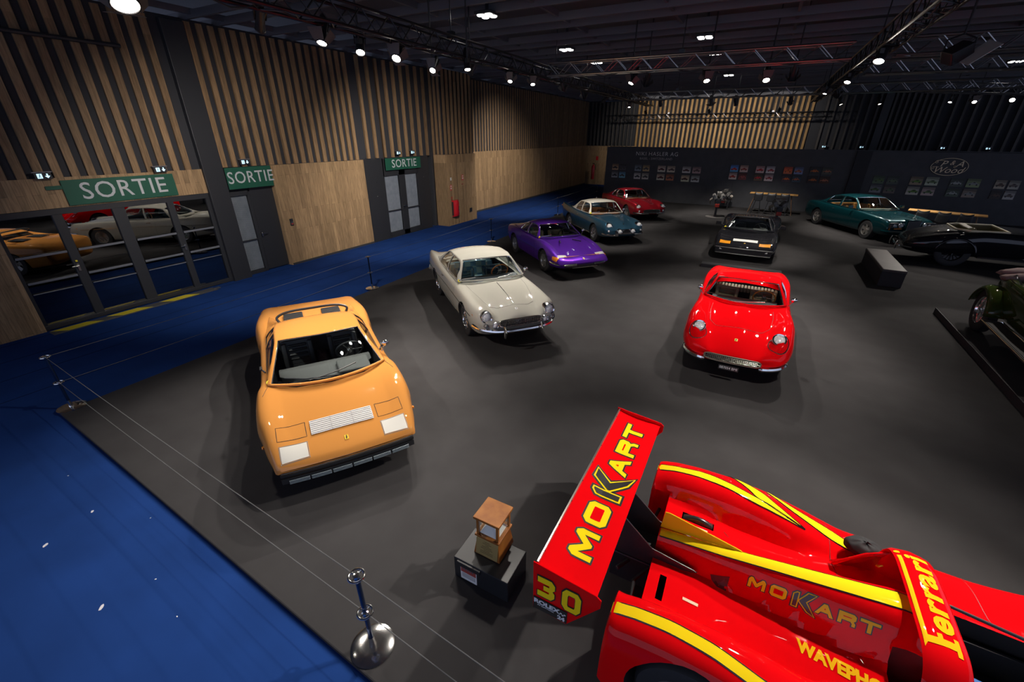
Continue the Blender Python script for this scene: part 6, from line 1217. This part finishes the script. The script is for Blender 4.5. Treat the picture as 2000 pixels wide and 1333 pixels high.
def vintage(name,label,pose,P,soft,rim,tail=False):
    t=thing(name,label,'vintage car',(pose[0],pose[1],pose[3]),R(pose[2]))
    rows=[(-2.0,.34,.5,.40,.75,.32,.90,.2,.92,.92),(-1.9,.50,.42,.58,.75,.52,1.02,.35,1.05,1.05),(-1.2,.60,.38,.70,.8,.66,1.12,.5,1.12,1.12),(-.4,.60,.38,.72,.8,.68,1.12,.5,1.12,1.12),(.4,.56,.38,.66,.8,.62,1.10,.45,1.14,1.16),(.8,.48,.40,.54,.8,.48,1.06,.36,1.12,1.16),(1.8,.40,.42,.45,.78,.38,.98,.28,1.06,1.12),(2.2,.38,.44,.42,.78,.35,.96,.26,1.04,1.10)]
    if tail: rows=[(-2.62,.5,.38,.60,.5,.5,.60,.3,.62,.62,.06),(-2.5,.62,.34,.74,.52,.62,.74,.4,.78,.80,.05),(-2.1,.72,.3,.86,.55,.74,.88,.5,.95,.98),(-1.5,.76,.3,.90,.6,.80,1.0,.6,1.08,1.1),(-.8,.74,.34,.86,.7,.78,1.1,.6,1.12,1.12),(-.4,.72,.36,.84,.7,.76,1.10,.6,1.13,1.14),(.6,.6,.38,.74,.7,.6,1.06,.4,1.12,1.14)]+rows[6:]
    bm=body_mesh(rows); bvh=BVHTree.FromPolygons([Vector(v) for v in bm.v],bm.f); bo=bm.build('body',P,t,smooth=True); bo.data.materials.append(soft)
    c=MB(); c.prism([(-.42,-.66),(-.42,.66),(-1.25,.70),(-1.5,.45),(-1.5,-.45),(-1.25,-.70)] if tail else [(.55,-.52),(.55,.52),(-1.3,.56),(-1.5,.3),(-1.5,-.3),(-1.3,-.56)],.60,2); cut(bo,c,soft); bo.data.set_sharp_from_angle(angle=R(38))
    for sx_ in(1,-1):
        for s in(1,-1):
            x=1.75 if sx_>0 else -1.45; wheel(t,x,s*.80,.43,.17,s,'wire'); fender(t,x,s*(.76 if tail else .72),.54,.34,*((20,165) if sx_>0 else (5,170)),P,s)
    for s in(1,-1):
        b=MB(); b.box((.12,s*.74,.36),(2.05,.30,.035)); o=b.build('running_board',mat('tread_grey',(.045,.04,.038),.7),t,bevel=.01)
        b=MB(); b.tube([(-.90,s*.895,.385),(1.14,s*.895,.385),(1.14,s*.60,.385),(-.90,s*.60,.385)],.012,6,closed=True); b.build('board_trim',CHROME,t,smooth=True)
        b=MB(); b.box((.12,s*.745,.38),(1.8,.2,.01)); b.build('tread_mat',mat('tread_grey',(.045,.04,.038),.7),t)
        round_lamp(t,(2.3,s*.42,.95),.13,(1,0,0),depth=.12)
    if not tail:
        for s in(1,-1): seat(t,.0,s*.27,.44,soft,z=.75,h=.45)
    seat(t,-.85,0,1.0,soft,z=.75,h=.42,rib=False,name='rear_seat')
    b=MB(); b.tube([(.62,-.56,1.10),(.50,-.54,1.45),(.50,.54,1.45),(.62,.56,1.10)],.014,6,closed=True); b.build('windscreen_frame',CHROME,t,smooth=True); MB().add([(.61,-.54,1.12),(.51,-.53,1.44),(.51,.53,1.44),(.61,.54,1.12)],[(0,1,2,3)]).build('windshield',GLASS,t)
    b=MB(); b.box((2.24,0,.82),(.06,.56,.60)); b.build('radiator_shell',CHROME,t,bevel=.03); b=MB(); b.box((2.275,0,.80),(.02,.48,.50)); b.build('radiator_mesh',DARK,t)
    b=MB(); b.tube([(2.50,-.7,.45),(2.58,0,.45),(2.50,.7,.45)],.025,6); b.tube([(2.2,.3,.45),(2.55,.3,.45)],.02,6); b.tube([(2.2,-.3,.45),(2.55,-.3,.45)],.02,6); b.build('bumper',CHROME,t,smooth=True)
    b=MB(); M=Matrix.Translation((.35,.30,1.08))@Matrix.Rotation(R(-60),4,'Y'); b.T=M; b.torus((0,0,0),.20,.014,n=24); b.cyl((0,-.19,0),(0,.19,0),.01,n=5); b.cyl((0,0,0),(0,0,-.3),.015,n=6); b.build('steering_wheel',BLACK,t,smooth=True)
    b=MB(); b.tube([(-1.55,-.5,1.06),(-1.62,0,1.08),(-1.55,.5,1.06)],.016,6); b.build('rear_body_rail',CHROME,t,smooth=True)
    return t,bvh
def green_vintage():
    PL=thing('display_platform','low charcoal-carpeted platform under the olive vintage car','platform',(0,0,0)); b=MB(); b.prism([(4.18,7.0),(15,7.0),(15,12.75),(4.28,12.75)],0,.14); b.build('platform_deck',bpy.data.materials['charcoal_carpet'],PL,bevel=.01)
    b=MB(); b.prism([(4.168,7.0),(4.182,7.0),(4.282,12.75),(4.268,12.75)],0,.135); b.build('platform_fascia',mat('fascia_black',(.022,.022,.027),.7),PL)
    SF=mat('mauve_hood_cloth',(.22,.15,.145),.8); P=paint('olive_green_paint',(.035,.055,.010))
    t,bvh=vintage('vintage_tourer','olive green vintage tourer with folded mauve hood on the raised platform at the right edge',(5.236,10.0,-92.5,.14),P,mat('dark_leather_green',(.03,.04,.03),.5),0)
    rr=random.Random(2); b=MB()
    for k in range(4): b.ball((-1.74+.10*k,0,1.14+.05*math.sin(k*2)),.30,16,sx=(.5,2.5,.42))
    b.v=[(x+rr.uniform(-.012,.012),y,z+rr.uniform(-.014,.014)) for x,y,z in b.v]; b.build('folded_hood',SF,t,smooth=True,auto=180)
    b=MB(); b.tube([(-.9,-.62,1.12),(-1.15,-.66,1.24),(-1.3,-.64,1.18),(-1.55,-.62,1.12)],.014,6); b.build('hood_iron',CHROME,t,smooth=True)
green_vintage()
def black_vintage():
    P=mat('black_paint',(.010,.010,.013),.5,coat=1,spec=.02,coatr=.02); CRM=mat('cream_leather',(.75,.66,.45),.6)
    t,bvh=vintage('vintage_roadster','black round-tailed vintage tourer with cream-edged open cockpit, in shadow right of the bench',(7.35,18.87,-2,0),P,mat('olive_cream_inside',(.20,.17,.08),.6),0,True)
    b=MB(); b.tube([(-.40,-.69,1.125),(-.40,.69,1.125),(-1.25,.73,1.105),(-1.53,.47,1.10),(-1.53,-.47,1.10),(-1.25,-.73,1.105)],.032,8,closed=True); b.build('cockpit_rim',CRM,t,smooth=True)
    for o in t.children:
        if o.name.startswith('wheel'):
            for q in o.children: q.data.materials[0]=mat('dark_steel',(.09,.09,.095),.35,.9)
    b=MB(); b.tube([(-2.45,-.78,.46),(-2.72,-.6,.46),(-2.78,0,.46),(-2.72,.6,.46),(-2.45,.78,.46)],.026,6)
    for s in(-1,1): b.tube([(-2.79,s*.45,.32),(-2.82,s*.45,.46),(-2.79,s*.45,.60)],.022,6)
    b.build('rear_bumper',CHROME,t,smooth=True)
black_vintage()
def stanchion_all():
    CH=CHROME; BL=mat('stanchion_tube',(.012,.03,.09),.18,.6,coat=1); CORD=mat('grey_cord',(.13,.13,.13),.6)
    t=thing('barrier_post','chrome barrier post at the left corner of the charcoal carpet','barrier post',(-8.35,1.54,0),0,'chrome barrier posts around the cars')
    b=MB(); b.lathe([(0,.018),(.05,.022),(.15,.014),(.172,.006),(.172,0),(0,0)],n=40); b.build('base_disc',CH,t,smooth=True)
    b=MB(); b.lathe([(.03,.015),(.024,.05),(.021,.10),(.021,.12)],n=16); b.build('foot_collar',CH,t,smooth=True)
    b=MB(); b.cyl((0,0,.10),(0,0,.84),.019,n=16); b.build('tube',BL,t,smooth=True)
    for z,n_ in((.43,'cord_collar'),(.85,'post_head')):
        b=MB(); b.torus((0,0,z),.055,.009,n=26,k=8); b.lathe([(.019,-.015),(.027,-.01),(.027,.012),(.0 if z>.6 else .019,.018)],(0,0,z),n=16)
        for k in range(4): a=k*math.pi/2; b.cyl((.02*math.cos(a),.02*math.sin(a),z),(.055*math.cos(a),.055*math.sin(a),z),.006,n=6)
        b.build(n_,CH,t,smooth=True)
    pts=[(-8.35,1.54),(-1.93,1.24),(-8.45,7.79),(-8.51,14.1),(-8.66,21.0),(-8.95,28.2)]
    L_=['','chrome barrier post in the foreground beside the wooden trophy','chrome barrier post standing between the orange and cream cars at the carpet edge','chrome barrier post behind the cream coupe','chrome barrier post behind the purple coupe near the oak wall','farthest chrome barrier post, before the left end of the black partition']
    for p,l in list(zip(pts,L_))[1:]: dup(t,(p[0],p[1],0),0,l)
    far=(4.6,.93)
    def cord(a,c,z,l):
        o=MB(); P_=[]
        d=Vector((c[0]-a[0],c[1]-a[1],0)).normalized()
        for i in range(17):
            f=i/16; P_.append((a[0]+(c[0]-a[0])*f+0*d.x,a[1]+(c[1]-a[1])*f,z-.035*4*f*(1-f)))
        b=MB(); b.tube(P_,.0035,5); tag(b.build('thin_rope',CORD,smooth=True),l,'cord','thin cords between the barrier posts')
    nm=['from the left corner post to the trophy-side post','from the trophy-side post on towards the racing car','from the corner post to the one behind the orange car','from behind the orange car to behind the cream coupe','from behind the cream coupe to behind the purple one','between the two farthest posts']
    seq=[(pts[0],pts[1]),(pts[1],far),(pts[0],pts[2]),(pts[2],pts[3]),(pts[3],pts[4]),(pts[4],pts[5])]
    for (a,c),n_ in zip(seq,nm): cord(a,c,.85,'upper thin cord '+n_); cord(a,c,.43,'lower thin cord '+n_)
    dup(t,(far[0],far[1],0),0,'chrome barrier post holding the cords beyond the racing car, outside the picture')
stanchion_all()
def bench():
    t=thing('bench','rectangular black upholstered bench near the teal coupe','bench',(3.80,15.98,0),R(-1))
    MB().box((0,0,.20),(.52,2.72,.40)).build('bench_base',mat('bench_black',(.022,.022,.026),.7),t,bevel=.01)
    MB().box((0,0,.435),(.54,2.76,.075)).build('cushion',noisy('bench_leather',(.075,.065,.065),(.095,.083,.083),4,.45),t,bevel=.025,seg=3,smooth=True)
    b=MB(); b.tube([(-.27,-1.38,.405),(.27,-1.38,.405),(.27,1.38,.405),(-.27,1.38,.405)],.006,5,closed=True); b.build('piping',BLACK,t)
bench()
def tables():
    WO=wood('light_oak_top',(.50,.28,.09),'X',.3,3,.45,joints=False); LG=mat('leg_wood',(.16,.09,.05),.5)
    for (a,c,l,l2) in (((-.15,26.9),(2.02,26.75),'long light oak table standing before the middle partition panel','left table'),((5.75,23.62),(7.95,22.95),'long light oak table behind the black vintage roadster','right table')):
        v=Vector((c[0]-a[0],c[1]-a[1],0)); L_=v.length; ang=math.atan2(v.y,v.x); m=((a[0]+c[0])/2,(a[1]+c[1])/2)
        t=thing('dining_table',l,'table',(m[0],m[1],0),ang,'long oak tables')
        MB().box((0,.12,.985),(L_,.62,.035)).build('table_top',WO,t,bevel=.006)
        for sx_ in(-1,1):
            for sy in(-1,1): MB().cyl((sx_*(L_/2-.28),.12+sy*.12,.97),(sx_*(L_/2-.08),.12+sy*.30,0),.022,.016,8).build('leg',LG,t,smooth=True)
        for k in range(3):
            x=(-.32+.30*k)*L_*.9; cx=m[0]+x*math.cos(ang)+.42*math.sin(ang); cy=m[1]+x*math.sin(ang)-.42*math.cos(ang)
            ch=thing('bar_chair','black shell chair, %s from the left at the %s'%(('first','second','third')[k],l2),'chair',(cx,cy,0),ang+math.pi/2,'black chairs at the oak tables')
            P_=[]
            for i in range(9):
                u=i/8; row=[]
                for j in range(9):
                    q=-1+2*j/8; bx=.20-.36*min(1,u*1.6) ; z=.66+(.0 if u<.6 else (u-.6)*.95)+.05*q*q
                    row.append((bx-(.06*(u-.6) if u>.6 else 0)+.05*q*q*(u>.5),q*.21*(1-.25*max(0,u-.6)),z))
                P_.append(row)
            b=MB(); b.grid(P_); o=b.build('seat_shell',BLACK,ch,smooth=True); md=o.modifiers.new('t','SOLIDIFY'); md.thickness=.015
            for sx_ in(-1,1):
                for sy in(-1,1): MB().cyl((sx_*.10,sy*.10,.66),(sx_*.20,sy*.20,0),.012,n=6).build('leg',BLACK,ch)
            b=MB(); b.tube([(.16,.16,.25),(.16,-.16,.25),(-.16,-.16,.25),(-.16,.16,.25)],.008,5,closed=True); b.build('foot_ring',BLACK,ch)
    # tabletop pieces on far table: two dark curved objects seen over the edge
tables()
def engine(loc,rz,label,foot=True,sc_=1.0,top='velocity'):
    t=thing('engine_display',label,'engine',loc,rz,'racing engines on display')
    AL=mat('cast_alloy',(.25,.24,.23),.4,.8); AC=noisy('crackle_alloy',(.05,.05,.05),(.34,.33,.31),26,.35,detail=2); RD=mat('engine_red',(.40,.03,.015),.4,coat=.6)
    if foot:
        b=MB(); b.lathe([(0,.02),(.42,.02),(.45,.01),(.45,0),(0,0)],n=32); b.build('foot_disc',mat('pale_disc',(.22,.21,.20),.4,.3),t,smooth=True)
        b=MB(); b.box((0,0,.34),(.13,.10,.66)); b.build('column',BLACK,t,bevel=.01)
    z=.78 if foot else .62
    if not foot:
        b=MB()
        for sx_ in(-1,1):
            for sy in(-1,1): b.cyl((sx_*.4,sy*.25,.5),(sx_*.45,sy*.28,0),.02,n=6)
        b.box((0,0,.48),(1.0,.5,.04)); b.build('engine_stand',BLACK,t)
    b=MB(); b.box((0,0,z),(.62,.26,.26)); b.box((0,0,z-.17),(.52,.18,.12)); b.build('crankcase',BLACK if not foot else mat('engine_dark',(.06,.06,.06),.4,.5),t,bevel=.02)
    for s in(-1,1):
        b=MB(); b.T=Matrix.Translation((0,s*.17,z+.17))@Matrix.Rotation(s*R(-32),4,'X'); b.box((0,0,0),(.66,.16,.20)); b.box((0,0,.11),(.70,.13,.06)); b.build('cylinder_head',AC,t,bevel=.02)
        b=MB(); b.T=Matrix.Translation((0,s*.22,z+.25))@Matrix.Rotation(s*R(-32),4,'X'); b.box((0,0,.02),(.68,.11,.06)); b.build('cam_cover',AL,t,bevel=.02)
        b=MB()
        for k in range(6): b.tube([(-.27+.108*k,s*.26,z+.10),(-.26+.105*k,s*.36,z+.02),(-.16+.06*k,s*.34,z-.14)],.022,6)
        b.build('exhaust_pipes',mat('exhaust_steel',(.30,.27,.24),.35,.8),t,smooth=True)
        if top=='velocity':
            b=MB()
            for k in range(6): b.lathe([(.028,0),(.026,.10),(.045,.14)],(-.25+.1*k,s*.05,z+.26),n=10)
            b.build('intake_trumpets',CHROME,t,smooth=True); MB().box((0,s*.055,z+.40),(.62,.09,.02)).build('trumpet_tray',AC,t,bevel=.006)
        else:
            b=MB(); b.box((0,s*.13,z+.38),(.66,.17,.035)); b.build('air_box',mat('air_box_grey',(.30,.27,.26),.35,.5),t,bevel=.012)
    b=MB(); b.cyl((.30,0,z-.02),(.40,0,z-.02),.10,n=18); b.build('front_pulley',BLACK,t,smooth=True)
    b=MB(); b.box((.36,.0,z-.19),(.14,.20,.16)); b.build('red_casing',RD,t,bevel=.015)
engine((-1.48,24.45,0),R(-85),'alloy racing engine on a round-footed black pedestal, beyond the black coupe',True)
engine((-1.35,27.6,0),R(-95),'racing engine with red casing on a low stand against the partition, behind the pedestal one',False)
engine((1.15,23.1,0),R(-85),'large alloy engine with twin flat air boxes right behind the black coupe',True,top='box')
def scraps():
    W=mat('paper_scrap',(.65,.65,.68),.8); rr=random.Random(11)
    for x,y,s,l in((-5.54,.37,.035,'white paper scrap, leftmost of the larger bits on the blue carpet'),(-5.66,.79,.03,'thin white thread on the blue carpet near the corner post'),(-4.27,.35,.035,'white paper scrap nearest the bottom edge of the blue carpet'),(-4.15,.71,.012,'tiny white speck on the blue carpet just above the lowest scrap'),(-6.6,.9,.012,'tiny white speck on the blue carpet below the corner post'),(-3.6,.62,.010,'tiny white speck, rightmost on the blue carpet'),(-5.0,1.05,.010,'tiny white speck beside the charcoal carpet edge')):
        b=MB(); n=7; b.prism([(s*(.6+.4*rr.random())*math.cos(i*2*math.pi/n),s*.55*(.6+.4*rr.random())*math.sin(i*2*math.pi/n)) for i in range(n)],0,.003); o=b.build('paper_scrap',W); o.location=(x,y,FZ+.0605-.06); o.rotation_euler=(0,0,rr.uniform(0,3)); tag(o,l,'paper scrap','white scraps on the blue carpet')
scraps()
